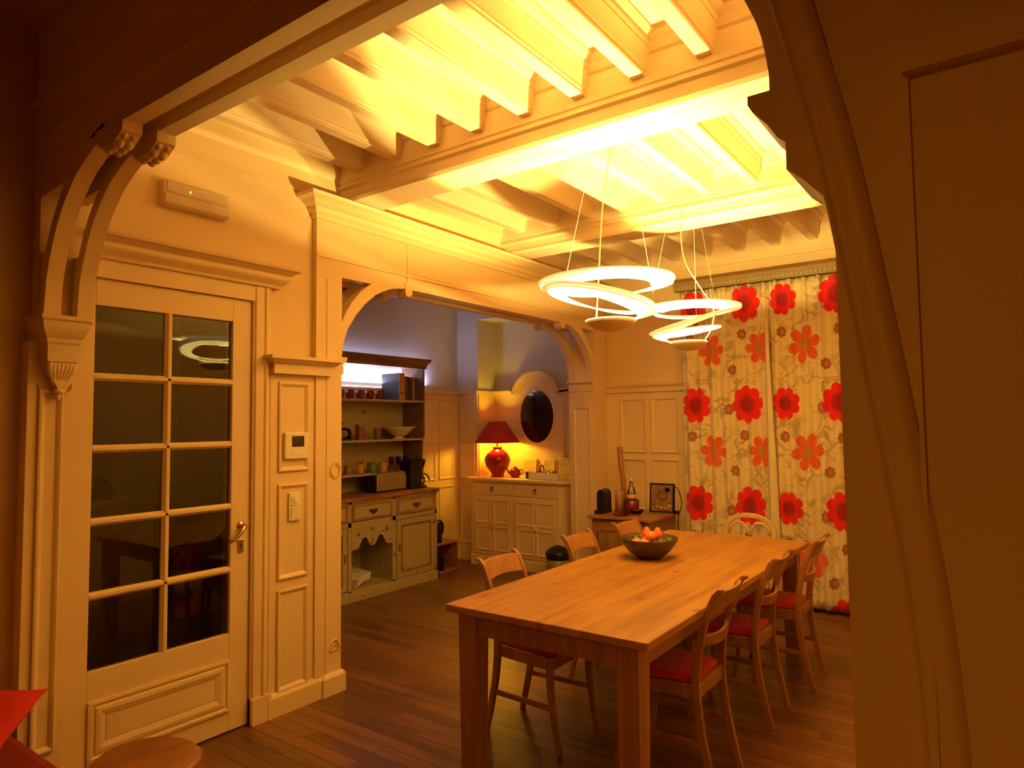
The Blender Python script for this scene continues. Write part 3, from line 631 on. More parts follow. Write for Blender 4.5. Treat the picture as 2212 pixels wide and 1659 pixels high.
def rib_poly(T):
    out = []
    n = len(RIB)
    for i, q in enumerate(RIB):
        a0 = Vector(RIB[max(i - 1, 0)]); a1 = Vector(RIB[min(i + 1, n - 1)]); t = (a1 - a0).normalized(); nn = Vector((-t.y, t.x))
        out.append((q[0] + nn.x * 0.055, q[1] + nn.y * 0.055))
    return [T(q) for q in RIB] + [T(q) for q in out[::-1]]
JXR = -0.195    # right jamb
idT = lambda q: q
RXS = -0.305    # spring of the right ribs
mrT = lambda q: (RXS - (q[0] - LX), q[1] + 0.07)
RY = ((YP0, YP0 + 0.062), (YP1 - 0.062, YP1))
m = MB()
m.box(XW + 0.0, 2.6, YP0 + 0.014, YP1 - 0.014, ZH + 0.10, ZC)           # core of the header
for (y0, y1) in RY: m.box(XW, JXR + 0.05, y0, y1, ZH, ZC)
m.box(XW, JXR, YP0 - 0.012, YP0, ZH + 0.115, ZH + 0.13); m.box(XW, JXR, YP0 - 0.020, YP0, ZH + 0.26, ZH + 0.29); m.box(XW, JXR, YP0 - 0.008, YP0, ZH + 0.42, ZH + 0.43)
m.box(XW, JXR, YP0 + 0.062, YP1 - 0.062, ZH + 0.04, ZH + 0.11)
struct('wall_archway_header', m, M_paint, 'double header beam spanning the archway between living and dining room', 'header')
m = MB()
for (y0, y1) in RY:
    m.prism(rib_poly(idT), 'y', y0, y1)
    m.prism([(LX + 0.45, ZH + 0.01), (LX + 0.45, 2.655), (LX + 0.47, 2.625), (LX + 0.50, 2.61), (LX + 0.53, 2.60), (LX + 0.57, 2.605), (LX + 0.60, 2.60), (LX + 0.63, 2.615), (LX + 0.665, 2.635), (LX + 0.67, ZH + 0.01)], 'y', y0 - 0.004, y1 + 0.004)
    for (bx_, bz_, br_) in ((0.485, 2.618, 0.022), (0.525, 2.600, 0.026), (0.565, 2.598, 0.024), (0.605, 2.603, 0.025), (0.640, 2.622, 0.020)):
        for by_ in (-0.016, 0.016): m.ball((LX + bx_, (y0 + y1) / 2 + by_, bz_ + 0.008), br_ * 0.8, br_ * 0.7, br_, 12, 8)
    # spandrel board between rib and post, pierced
    m.prism([(XW, 2.03), (LX - 0.055, 2.03), (LX - 0.048, 2.16), (LX - 0.02, 2.25), (LX + 0.0, 2.30), (XW, 2.31)], 'y', y0 + 0.008, y1 - 0.008)
    m.prism([(XW, 2.54), (LX + 0.18, 2.56), (LX + 0.30, 2.63), (LX + 0.45, ZH + 0.01), (XW, ZH + 0.01)], 'y', y0 + 0.008, y1 - 0.008)
m.box(XW, XW + 0.07, YP0 + 0.0, YP1, 2.03, ZH)
# post with recessed panel
m.box(XW, XW + 0.075, YP0 - 0.03, YP1 - 0.055, 0, 1.93)
m.box(XW, XW + 0.045, YP1 - 0.055, YP1 + 0.02, 0, 2.25)
m.frame('x', XW + 0.075, YP0 + 0.01, YP1 - 0.085, 0.25, 1.73)
m.box(XW, XW + 0.095, YP0 - 0.05, YP1 - 0.045, 0, 0.16)
struct('trim_13', m, M_paint, 'left post of the archway with paired curved ribs', 'post')
m = MB()   # left impost cap + fluted corbel
IC = [(0, 1.845), (0.0, 1.92), (0.010, 1.925), (0.012, 1.94), (0.030, 1.955), (0.045, 1.975), (0.05, 1.985), (0.055, 2.01), (0.070, 2.018), (0.070, 2.034), (0, 2.034)]
cx1 = XW + 0.150
CA, CB = YP0 + 0.012, YP1 - 0.055
m.box(XW, cx1, CA, CB, 1.845, 2.03)
m.molding([(XW, CA), (cx1, CA), (cx1, CB), (XW, CB)], [(0, 1.915)] + [(q[0] * 0.5, q[1]) for q in IC[2:]])
m.box(XW, XW + 0.165, YP0 + 0.004, YP1 - 0.004, 2.012, 2.032)
yc = (CA + CB) / 2
for k in range(-3, 4):
    f_ = k / 3.0
    m.tube([(cx1 - 0.012, yc + f_ * 0.046, 1.845), (cx1 - 0.028, yc + f_ * 0.040, 1.805), (cx1 - 0.042, yc + f_ * 0.023, 1.765), (cx1 - 0.05, yc + f_ * 0.009, 1.735)], [0.013, 0.012, 0.009, 0.006], 8)
m.prism([(yc - 0.054, 1.845), (yc + 0.054, 1.845), (yc + 0.04, 1.80), (yc + 0.016, 1.75), (yc, 1.72), (yc - 0.016, 1.75), (yc - 0.04, 1.80)], 'x', XW + 0.05, cx1 - 0.03)
m.ball((cx1 - 0.045, yc, 1.725), 0.018, 0.020, 0.014); m.ball((cx1 - 0.048, yc, 1.70), 0.010, 0.010, 0.018)
m.tube([(XW + 0.078, yc + 0.062 * math.cos(t_), 1.755 + 0.055 * math.sin(t_)) for t_ in [math.radians(x_) for x_ in range(180, 361, 15)]], 0.007, 6)
struct('trim_14', m, M_paint, 'moulded cap with a fluted corbel on the left post of the archway', 'corbel')
m = MB()   # right side
for (y0, y1) in (RY[1],):
    m.prism(rib_poly(mrT), 'y', y0, y1)
for (y0, y1) in RY:
    m.box(RXS + 0.02, JXR, y0 + 0.006, y1 - 0.006, 2.10, ZH)
m.box(JXR - 0.001, JXR + 0.30, YP0, YP1, 0, ZC)
m.box(JXR + 0.104, 2.6, YP0 - 0.006, YP0 + 0.02, 0, 2.06)
struct('trim_15', m, M_paint, 'right pillar of the archway with a curved rib', 'pillar')
m = MB()
m.box(JXR - 0.055, JXR, YP0 + 0.01, YP1 - 0.01, 1.985, 2.10)
m.prism([(JXR - 0.125, 2.10), (JXR - 0.125, 2.085), (JXR - 0.118, 2.072), (JXR - 0.095, 2.045), (JXR - 0.080, 2.02), (JXR - 0.068, 2.01), (JXR - 0.068, 1.965), (JXR - 0.045, 1.945), (JXR - 0.028, 1.925), (JXR - 0.018, 1.915), (JXR, 1.91), (JXR, 2.10)], 'y', YP0 + 0.005, YP1 - 0.005)
struct('trim_16', m, M_paint, 'moulded cap jutting from the right pillar of the archway', 'corbel')
# curved moulding sweeping down the near face of the right pillar
def curve_band():
    L_ = [(-0.345, 2.60), (-0.30, 2.36), (-0.267, 2.195), (-0.220, 1.98), (-0.184, 1.753), (-0.154, 1.545), (-0.125, 1.329), (-0.109, 1.094), (-0.100, 0.8), (-0.095, 0.4), (-0.093, 0.0)]
    prof = [(0.0, 0.0), (0.0, 0.010), (0.003, 0.012), (0.006, 0.010), (0.010, 0.006), (0.020, 0.010), (0.030, 0.015), (0.040, 0.016), (0.048, 0.013), (0.056, 0.005), (0.058, 0.0)]
    vs = []; fs = []; k = len(prof)
    # refine
    P = []
    for i in range(len(L_) - 1):
        p0 = L_[max(i - 1, 0)]; p1 = L_[i]; p2 = L_[i + 1]; p3 = L_[min(i + 2, len(L_) - 1)]
        for s_ in range(5):
            t = s_ / 5; q = []
            for c_ in (0, 1): q.append(0.5 * (2 * p1[c_] + (-p0[c_] + p2[c_]) * t + (2 * p0[c_] - 5 * p1[c_] + 4 * p2[c_] - p3[c_]) * t * t + (-p0[c_] + 3 * p1[c_] - 3 * p2[c_] + p3[c_]) * t ** 3))
            P.append(tuple(q))
    P.append(L_[-1])
    for (x_, z_) in P:
        for (o_, h_) in prof: vs.append((x_ + o_, YP0 - h_, z_))
    for i in range(len(P) - 1):
        for q in range(k - 1): fs.append((i * k + q, i * k + q + 1, (i + 1) * k + q + 1, (i + 1) * k + q))
        fs.append((i * k + k - 1, i * k, (i + 1) * k, (i + 1) * k + k - 1))
    mm = MB().add(vs, fs, True); mm.f.append(tuple(range(k))); mm.sm.append(False); mm.f.append(tuple(len(vs) - k + q for q in range(k))); mm.sm.append(False)
    return mm
struct('trim_17', curve_band(), M_paint, 'long curved moulding sweeping down the near face of the right pillar', 'moulding')
m = MB()
m.box(JXR + 0.098, 2.6, YP0 - 0.030, YP0, 2.055, 2.095); m.box(JXR + 0.098, 2.6, YP0 - 0.020, YP0, 2.095, 2.11)
m.box(JXR + 0.098, JXR + 0.104, YP0 - 0.014, YP0, 0, 2.055)
struct('trim_18', m, M_paint, 'dado rail and panel edge on the wall right of the archway', 'moulding')

# living room shell behind and beside the camera
m = MB()
m.box(XW - 0.25, XW, -4.2, YP0 - 0.0, 0, ZC)
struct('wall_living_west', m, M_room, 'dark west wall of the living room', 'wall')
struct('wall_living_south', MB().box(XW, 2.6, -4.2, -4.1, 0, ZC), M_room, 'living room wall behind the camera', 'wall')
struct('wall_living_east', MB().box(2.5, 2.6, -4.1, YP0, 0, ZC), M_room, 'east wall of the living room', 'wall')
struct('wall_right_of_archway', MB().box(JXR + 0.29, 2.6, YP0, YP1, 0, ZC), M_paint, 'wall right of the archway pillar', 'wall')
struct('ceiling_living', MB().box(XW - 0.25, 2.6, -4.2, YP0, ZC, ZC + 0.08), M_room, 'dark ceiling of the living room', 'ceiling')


# ------------------------------------------------------------------ dining table
TX0, TX1, TY0, TY1, TZ = -2.055, -1.080, 2.30, 4.79, 0.770
t = thing('dining_table', 'long oak dining table in the middle of the room with chairs tucked under it', 'table', (0, 0, 0))
link('tabletop', MB().box(TX0, TX1, TY0, TY1, TZ - 0.032, TZ), M_table, t, bevel=0.004)
for x0 in (TX0 + 0.052, TX1 - 0.052 - 0.095):
    for y0 in (TY0 + 0.03, TY1 - 0.03 - 0.095):
        m = MB(); cxl, cyl = x0 + 0.0475, y0 + 0.0475
        m.bar([(cxl, cyl, 0), (cxl, cyl, TZ - 0.13), (cxl, cyl, TZ - 0.032)], [0.082, 0.095, 0.095], [0.082, 0.095, 0.095], (1, 0, 0))
        link('leg', m, M_leg, t, bevel=0.003)
m = MB()
m.box(TX0 + 0.147, TX1 - 0.147, TY0 + 0.045, TY0 + 0.068, TZ - 0.125, TZ - 0.032); m.box(TX0 + 0.147, TX1 - 0.147, TY1 - 0.068, TY1 - 0.045, TZ - 0.125, TZ - 0.032)
m.box(TX0 + 0.065, TX0 + 0.088, TY0 + 0.125, TY1 - 0.125, TZ - 0.125, TZ - 0.032); m.box(TX1 - 0.088, TX1 - 0.065, TY0 + 0.125, TY1 - 0.125, TZ - 0.125, TZ - 0.032)
link('apron', m, M_leg, t)

# ------------------------------------------------------------------ dining chairs (local +x is forward)
def make_chair(label, grp):
    c = thing('dining_chair', label, 'chair', (0, 0, 0), 0, grp)
    prof = [(0.0, 0.0), (0.030, 0.12), (0.058, 0.25), (0.074, 0.38), (0.076, 0.45), (0.066, 0.56), (0.040, 0.68), (0.010, 0.77), (-0.018, 0.83), (-0.040, 0.855), (-0.058, 0.857)]
    ws = [0.026, 0.030, 0.034, 0.038, 0.038, 0.034, 0.031, 0.030, 0.028, 0.022, 0.018]
    for s_ in (-1, 1):
        pts = [(q[0], s_ * (0.158 + 0.004 * (0.45 - min(q[1], 0.45))), q[1]) for q in prof]
        link('rear_post', MB().bar(pts, 0.024, ws, (0, 1, 0)), M_chair, c, bevel=0.004)
        fp = [(0.455, s_ * 0.178, 0.0), (0.430, s_ * 0.180, 0.12), (0.412, s_ * 0.182, 0.26), (0.408, s_ * 0.184, 0.36), (0.408, s_ * 0.184, 0.44)]
        link('front_leg', MB().bar(fp, [0.022, 0.025, 0.029, 0.032, 0.032], [0.022, 0.025, 0.029, 0.032, 0.032], (0, 1, 0)), M_chair, c, bevel=0.004)
        link('stretcher', MB().bar([(0.045, s_ * 0.160, 0.205), (0.418, s_ * 0.181, 0.205)], 0.016, 0.026, (0, 1, 0)), M_chair, c, bevel=0.003)
    m = MB()
    m.prism([(0.065, -0.158), (0.425, -0.198), (0.425, 0.198), (0.065, 0.158)], 'z', 0.385, 0.445)
    link('seat_frame', m, M_chair, c, bevel=0.006)
    m = MB(); prev = None; rings = []
    for (ins, z) in ((0.0, 0.445), (0.0, 0.462), (0.012, 0.475), (0.045, 0.484), (0.10, 0.488)):
        rings.append([(0.085 + ins, -0.148 + ins * 0.9, z), (0.415 - ins, -0.186 + ins, z), (0.415 - ins, 0.186 - ins, z), (0.085 + ins, 0.148 - ins * 0.9, z)])
    vs = [q for rg in rings for q in rg]; fs = []
    for i in range(len(rings) - 1):
        for k in range(4): fs.append((i * 4 + k, i * 4 + (k + 1) % 4, (i + 1) * 4 + (k + 1) % 4, (i + 1) * 4 + k))
    fs += [(3, 2, 1, 0), tuple(len(vs) - 4 + k for k in range(4))]
    m.add(vs, fs, True)
    link('seat_cushion', m, M_redseat, c, bevel=0.01)
    # curved top rail and lower back rail
    def rail(z0, z1, x_lo, x_hi, bow, dip, th=0.018):
        mm = MB(); n = 10; vs = []; fs = []
        for i in range(n + 1):
            u = -1 + 2 * i / n; y = u * 0.155; b = bow * (1 - u * u); d = dip * (1 - u * u)
            vs += [(x_lo - b - th / 2, y, z0 + d), (x_lo - b + th / 2, y, z0 + d), (x_hi - b + th / 2, y, z1 + d * 0.5), (x_hi - b - th / 2, y, z1 + d * 0.5)]
        for i in range(n):
            for k in range(4): fs.append((i * 4 + k, i * 4 + (k + 1) % 4, i * 4 + 4 + (k + 1) % 4, i * 4 + 4 + k))
        fs += [(0, 1, 2, 3), tuple(n * 4 + k for k in (3, 2, 1, 0))]
        return mm.add(vs, fs)
    link('top_rail', rail(0.752, 0.845, 0.018, -0.022, 0.030, 0.008), M_chair, c, bevel=0.004)
    link('back_rail', rail(0.618, 0.660, 0.052, 0.044, 0.030, -0.018), M_chair, c, bevel=0.004)
    return c
GR, GL = 'dining chairs along the pillar side of the table', 'dining chairs along the alcove side of the table'
ch = make_chair('wooden chair with red seat nearest the viewer on the pillar side of the table', GR)
ch.location = (-1.040, 3.00, 0); ch.rotation_euler = (0, 0, PI)
dup(ch, (-1.025, 3.78, 0), PI, 'wooden chair with red seat in the middle of the pillar side of the table', GR)
dup(ch, (-0.968, 4.43, 0), PI + 0.02, 'wooden chair with red seat on the pillar side closest to the floral curtains', GR)
dup(ch, (-2.225, 2.965, 0), 0.0, 'wooden chair tucked under the near end of the table on the alcove side', GL)
dup(ch, (-2.235, 3.815, 0), 0.0, 'wooden chair in the middle of the alcove side in front of the waste bin', GL)
dup(ch, (-2.215, 4.46, 0), 0.0, 'wooden chair on the alcove side standing in front of the side table', GL)

# balloon-back chair at the far end
c = thing('balloon_back_chair', 'pale wooden chair with a rounded openwork back at the far end of the table', 'chair', (-1.612, 5.20, 0))
m = MB()
hoop = [(-0.175, 0.03, 0.46), (-0.185, 0.045, 0.60), (-0.180, 0.06, 0.72)] + [(0.18 * math.cos(math.radians(aa)), 0.065, 0.745 + 0.105 * math.sin(math.radians(aa))) for aa in range(170, 9, -16)] + [(0.180, 0.06, 0.72), (0.185, 0.045, 0.60), (0.175, 0.03, 0.46)]
m.bar(hoop, 0.022, 0.036, (0, 1, 0)); link('back_hoop', m, M_balloon, c, bevel=0.005)
m = MB()
for s_ in (-1, 1):
    m.tube([(s_ * 0.155, 0.06, 0.70), (s_ * 0.145, 0.062, 0.76), (s_ * 0.10, 0.064, 0.795), (s_ * 0.05, 0.064, 0.79), (s_ * 0.015, 0.062, 0.745), (0, 0.06, 0.70)], 0.011, 8)
m.bar([(-0.17, 0.058, 0.69), (0, 0.058, 0.675), (0.17, 0.058, 0.69)], 0.018, 0.03, (0, 1, 0)); link('back_scrollwork', m, M_balloon, c)
m = MB().lathe([(0, 0.425), (0.19, 0.425), (0.205, 0.44), (0.20, 0.465), (0.17, 0.475), (0, 0.478)], (0, -0.16, 0), 28); link('seat', m, M_balloon, c)
for (lx, ly) in ((-0.16, 0.03), (0.16, 0.03), (-0.14, -0.31), (0.14, -0.31)):
    link('leg', MB().tube([(lx, ly, 0), (lx * 0.97, ly * 0.97, 0.22), (lx * 0.93, ly * 0.93, 0.43)], [0.013, 0.017, 0.019], 10), M_balloon, c)

# ------------------------------------------------------------------ fruit bowl
BX, BY = -1.735, 3.74
b = tag(link('fruit_bowl', MB().lathe([(0.0, 0.0), (0.055, 0.0), (0.075, 0.006), (0.125, 0.045), (0.158, 0.088), (0.172, 0.118), (0.166, 0.120), (0.150, 0.092), (0.118, 0.052), (0.07, 0.016), (0.0, 0.012)], (0, 0, 0), 36), M_bowl, loc=(BX, BY, TZ)),
        'dark wooden fruit bowl with flared sides standing on the dining table', 'bowl')
FR = [('clementine', -0.055, -0.045, 0.085, 0.036, M_orange, 'bright orange clementine at the left of the fruit bowl'),
      ('clementine', 0.005, -0.075, 0.088, 0.036, M_orange, 'bright orange clementine at the front middle of the fruit bowl'),
      ('clementine', -0.012, 0.005, 0.092, 0.037, M_orange, 'orange clementine buried in the centre of the fruit bowl'),
      ('clementine', 0.020, -0.015, 0.128, 0.034, M_orange, 'glowing orange clementine crowning the heap in the bowl'),
      ('avocado', 0.075, 0.010, 0.088, 0.036, M_avocado, 'dark green rounded fruit right of the clementines'),
      ('avocado', 0.105, 0.055, 0.095, 0.030, M_avocado, 'dark green fruit near the far rim of the bowl'),
      ('plum', 0.095, -0.045, 0.100, 0.026, M_fig, 'purple plum beside the green fruit in the bowl'),
      ('avocado', -0.095, 0.030, 0.098, 0.030, M_avocado, 'dark green fruit by the left rim of the bowl')]
for (nm, fx, fy, fz, rr, mat, lab) in FR:
    tag(link(nm, MB().ball((0, 0, 0), rr, rr, rr * 0.92), mat, loc=(BX + fx, BY + fy, TZ + fz)), lab, 'fruit', 'fruit in the bowl')
for (fx, fy, lab) in ((-0.020, 0.020, 'small red pear with upright stalk left of the heap top'), (0.045, 0.030, 'small red pear with upright stalk right of the heap top')):
    pr = tag(link('pear', MB().lathe([(0, -0.034), (0.022, -0.030), (0.031, -0.012), (0.028, 0.008), (0.016, 0.026), (0.010, 0.036), (0, 0.040)], (0, 0, 0), 18), M_pear, loc=(BX + fx, BY + fy, TZ + 0.138)), lab, 'fruit', 'fruit in the bowl')
    link('stalk', MB().tube([(0, 0, 0.036), (0.003, 0, 0.048), (0.008, 0.002, 0.060)], 0.0018, 6), M_stem, pr)

# ------------------------------------------------------------------ curtains
REDS = [(x_, z_, s_) for x_, s_ in ((-2.283, 1.0), (-1.82, 1.02), (-1.498, 0.85), (-1.08, 1.0), (-0.66, 1), (-0.25, 1)) for z_ in (2.60, 1.71, 0.83, -0.02)]
ORANGE = [(x_, z_, s_) for x_, s_ in ((-2.126, 0.95), (-1.705, 0.9), (-1.333, 1.05), (-0.85, 1.0)) for z_ in (2.20, 1.30, 0.43)]
BUDS = [(x_, z_ - 0.89 * k) for k in range(3) for (x_, z_) in ((-1.848, 2.33), (-1.94, 2.02), (-1.51, 2.32), (-1.17, 2.03), (-1.065, 2.31), (-1.98, 1.67), (-1.21, 1.67), (-2.32, 2.32))]
M_curt = curtain_mat()
M_lining = plain('curtain_lining', (0.80, 0.66, 0.40), 0.9, var=0.04)
def curtain(x0, x1, amp, seed, open_bottom=0.0):
    rnd = random.Random(seed); nx = 150; nz = 40; vs = []; fs = []; ph = [rnd.uniform(0, 6) for _ in range(4)]
    for j in range(nz + 1):
        z = 0.035 + (2.765 - 0.035) * j / nz; h = z / 2.765
        for i in range(nx + 1):
            u = i / nx; x = x0 + (x1 - x0) * u
            k = (x1 - x0) / 0.115
            a_ = amp * (0.45 + 0.55 * (1 - h) * (1.0)) + 0.006 * h
            y = a_ * (math.sin(2 * PI * k * u + ph[0] + 0.5 * math.sin(3 * u + ph[1] + z)) + 0.35 * math.sin(2 * PI * k * 0.43 * u + ph[2] + 0.4 * z))
            y += 0.012 * math.sin(2 * PI * k * 2 * u + ph[3]) * h ** 6
            vs.append((x, y, z))
    for j in range(nz):
        for i in range(nx):
            q = j * (nx + 1) + i; fs.append((q, q + 1, q + nx + 2, q + nx + 1))
    mb = MB().add(vs, fs, True)
    return mb
CY = 5.99
for (x0, x1, sd, lab) in ((-2.405, -1.615, 3, 'left floor-length curtain printed with large red and orange flowers'), (-1.612, -0.14, 8, 'right floor-length floral curtain ending behind the archway pillar')):
    cu = tag(link('curtain', curtain(x0, x1, 0.022, sd), M_curt, loc=(0, CY, 0)), lab, 'curtain', 'floral curtains')
    so = cu.modifiers.new('thickness', 'SOLIDIFY'); so.thickness = 0.003
    if x0 < -2:
        m = MB()
        pts = [(2.42, 0.000), (2.1, 0.006), (1.7, 0.020), (1.2, 0.036), (0.7, 0.046), (0.3, 0.050), (0.035, 0.052)]
        vs = []; fs = []
        for z, wd in pts:
            vs += [(-1.640 - wd * 0.3, -0.035, z), (-1.628, -0.052, z), (-1.615 + wd * 0.9, -0.038, z), (-1.615 + wd, -0.02, z)]
        for i in range(len(pts) - 1):
            for k in range(3): fs.append((i * 4 + k, i * 4 + k + 1, i * 4 + 5 + k, i * 4 + 4 + k))
        lin = link('lining_edge', m.add(vs, fs, True), M_lining, cu, label='plain cream turned edge of the curtain')
        so = lin.modifiers.new('thickness', 'SOLIDIFY'); so.thickness = 0.002
rl = thing('curtain_rail', 'pleated curtain heading rail fixed above the floral curtains', 'curtain rail', (0, CY, 0))
link('rail', MB().box(-2.46, XE - 0.01, -0.02, 0.055, 2.775, 2.86), plain('rail_wood', (0.31, 0.20, 0.085), 0.5), rl, bevel=0.004)
m = MB()
for k in range(62): m.box(-2.455 + k * 0.037, -2.455 + k * 0.037 + 0.028, -0.028, -0.02, 2.79, 2.812)
link('glider_track', m, plain('track_beige', (0.40, 0.28, 0.13), 0.5), rl)

# ------------------------------------------------------------------ pendant lamps
E1 = Vector((math.cos(math.radians(YAW)), math.sin(math.radians(YAW)), 0)); E2 = Vector((-E1.y, E1.x, 0))
def pendant(name_label, loc, ext, zt, bowl_z, bowl_c, canopy, wires, cable, turn=0.0, bowl_r=0.125, wid=0.042):
    t = thing('pendant_lamp', name_label, 'lamp', loc, 0, 'spiral pendant lamps over the table')
    e1 = Vector((math.cos(turn) * E1.x - math.sin(turn) * E1.y, math.sin(turn) * E1.x + math.cos(turn) * E1.y, 0)); e2 = Vector((-e1.y, e1.x, 0))
    vs = []; fs = []; n = 40; first = True
    path = []
    for i in range(len(ext) - 1):
        (a0, z0), (a1, z1) = ext[i], ext[i + 1]
        for k in range(n if i < len(ext) - 2 else n + 1):
            s_ = k / n; an = PI * s_
            c_ = (a0 + a1) / 2 - (a1 - a0) / 2 * math.cos(an)
            ry = abs(a1 - a0) / 2 * (1 if i % 2 == 0 else -1)
            path.append((e1 * c_ + e2 * (ry * math.sin(an)) * 0.98, z0 + (z1 - z0) * (1 - math.cos(an)) / 2, (e1 * (-math.cos(an) * (1 if a1 > a0 else -1)) + e2 * (math.sin(an) * (1 if i % 2 == 0 else -1)))))
    tot = len(path)
    for i, (q, z, rad) in enumerate(path):
        f_ = min(1.0, 8.0 * (tot - i) / tot, 0.6 + 6.0 * i / tot); w_ = (wid * 1.4 if i < 2 * n else wid) * f_; rr = rad.normalized()
        P = Vector((q.x, q.y, zt + z)); up_ = Vector((0, 0, 1)); P = P - rr * w_; a_ = rr * w_ + up_ * w_ * 0.22; b_ = up_ * 0.0035
        vs += [P + a_ + b_, P - a_ + b_, P - a_ - b_, P + a_ - b_]
    for i in range(tot - 1):
        for k in range(4): fs.append((i * 4 + k, i * 4 + (k + 1) % 4, i * 4 + 4 + (k + 1) % 4, i * 4 + 4 + k))
    fs += [(0, 1, 2, 3), tuple(tot * 4 - 4 + k for k in (3, 2, 1, 0))]
    link('spiral_ribbon', MB().add(vs, fs), M_glow, t)
    bc = e1 * bowl_c[0] + e2 * bowl_c[1]
    R_ = bowl_r
    bw = link('reflector_bowl', MB().lathe([(0, -0.046), (R_ * 0.35, -0.043), (R_ * 0.7, -0.028), (R_ * 0.93, -0.008), (R_, 0.006), (R_ * 0.97, 0.006), (R_ * 0.9, -0.006), (R_ * 0.68, -0.022), (R_ * 0.3, -0.030), (0, -0.032)], (bc.x, bc.y, bowl_z), 36), M_lampw, t)
    link('rim_light', MB().tube([(bc.x + R_ * 0.985 * math.cos(aa), bc.y + R_ * 0.985 * math.sin(aa), bowl_z + 0.007) for aa in [2 * PI * k / 40 for k in range(40)]], 0.0035, 6, True), M_bowl_in, bw)
    top = Vector(canopy) - Vector(loc)
    link('ceiling_rose', MB().lathe([(0, -0.030), (0.05, -0.030), (0.06, -0.022), (0.06, 0.0), (0, 0.0)], tuple(top), 24), M_lampw, t)
    link('power_cable', MB().tube([Vector(q) - Vector(loc) for q in cable], 0.0034, 8), M_lampw, t)
    for (u, v, z, tu, tv) in wires:
        q = e1 * u + e2 * v; q2 = e1 * tu + e2 * tv
        link('suspension_wire', MB().tube([(q.x, q.y, zt + z), (top.x + q2.x, top.y + q2.y, top.z - 0.01)], 0.0007, 5), M_lampw, t)
    return t
def smooth_path(pts, n=6):
    pts = [Vector(q) for q in pts]; out = []
    for i in range(len(pts) - 1):
        p0 = pts[max(i - 1, 0)]; p1 = pts[i]; p2 = pts[i + 1]; p3 = pts[min(i + 2, len(pts) - 1)]
        for s_ in range(n):
            t_ = s_ / n; out.append(0.5 * ((2 * p1) + (p2 - p0) * t_ + (2 * p0 - 5 * p1 + 4 * p2 - p3) * t_ ** 2 + (-p0 + 3 * p1 - 3 * p2 + p3) * t_ ** 3))
    out.append(pts[-1]); return out
p1c = (PEND[0][0], PEND[0][1], 0)
pendant('large white glowing spiral pendant lamp hanging nearest the archway', p1c,
        [(0.335, 0.005), (-0.335, 0.0), (0.335, 0.012), (-0.325, -0.01), (0.238, -0.125), (-0.29, -0.03), (0.235, -0.150), (-0.075, -0.185)], 2.245, 2.062, (0.02, 0.0), (p1c[0], 3.07, ZC),
        [(-0.20, 0.26, 0, -0.04, 0), (0.27, 0.18, 0, 0.04, 0.02), (0.02, -0.33, 0, 0.0, -0.03)],
        smooth_path([(p1c[0] - 0.045, p1c[1] - 0.03, 2.05), (p1c[0] - 0.035, p1c[1] - 0.01, 2.30), (p1c[0] - 0.028, p1c[1] + 0.03, 2.65), (p1c[0] - 0.005, 3.05, 3.0), (p1c[0], 3.07, ZC - 0.03)]))
p2c = (PEND[1][0], PEND[1][1], 0)
pendant('second glowing spiral pendant lamp hanging closer to the curtains', p2c,
        [(-0.20, -0.03), (0.325, 0.0), (-0.27, 0.0), (0.325, -0.005), (-0.24, -0.155), (0.20, -0.12), (-0.22, -0.17), (0.11, -0.215)], 2.265, 2.055, (0.0, 0.0), (p2c[0], p2c[1] + 0.05, ZC),
        [(-0.20, 0.22, 0, -0.04, 0), (0.12, 0.24, 0, 0.04, 0.02), (0.10, -0.25, 0, 0.0, -0.03)],
        smooth_path([(p2c[0] + 0.07, p2c[1] + 0.05, 2.05), (p2c[0] + 0.12, p2c[1] + 0.085, 2.15), (p2c[0] + 0.13, p2c[1] + 0.09, 2.28), (p2c[0] + 0.06, p2c[1] + 0.045, 2.42), (p2c[0] - 0.01, p2c[1], 2.58), (p2c[0] - 0.03, p2c[1], 2.78), (p2c[0] - 0.01, p2c[1] + 0.03, 3.05), (p2c[0], p2c[1] + 0.05, ZC - 0.03)]), 0.0, 0.115)

# ------------------------------------------------------------------ wall fittings on the west wall
t = thing('emergency_light', 'beige rectangular emergency light with a tiny green lamp above the glazed door', 'emergency light', (XW, 1.80, 2.65))
link('housing', MB().prism([(0, 0), (0.050, 0), (0.062, 0.012), (0.066, 0.055), (0.050, 0.062), (0.050, 0.125), (0, 0.125)], 'y', -0.18, 0.16), plain('lamp_housing', (0.66, 0.48, 0.30), 0.4), t, bevel=0.004)
link('diffuser', MB().prism([(0.050, 0.064), (0.056, 0.068), (0.056, 0.118), (0.050, 0.122)], 'y', -0.165, 0.145), plain('diffuser_plastic', (0.62, 0.44, 0.30), 0.25), t)
link('indicator', MB().box(0.056, 0.060, -0.055, -0.048, 0.083, 0.093), M_led, t, label='tiny green indicator lamp')
t = thing('thermostat', 'square white room thermostat with a dark display on the panelled pilaster', 'thermostat', (PX, 2.39, 1.455))
link('body', MB().box(0, 0.024, -0.074, 0.080, -0.072, 0.076), M_white, t, bevel=0.004)
link('display', MB().box(0.024, 0.0255, -0.030, 0.050, -0.004, 0.056), M_screen, t)
link('buttons', MB().box(0.024, 0.0265, -0.030, 0.050, -0.050, -0.030), M_white, t, bevel=0.001)
t = thing('light_switch', 'tall white double light switch plate below the thermostat', 'switch', (PX, 2.39, 1.115))
link('plate', MB().box(0, 0.014, -0.038, 0.038, -0.078, 0.078), M_white, t, bevel=0.003)
link('rocker', MB().prism([(0.014, 0.006), (0.020, 0.006), (0.016, 0.064), (0.014, 0.064)], 'y', -0.026, 0.026), M_white, t)
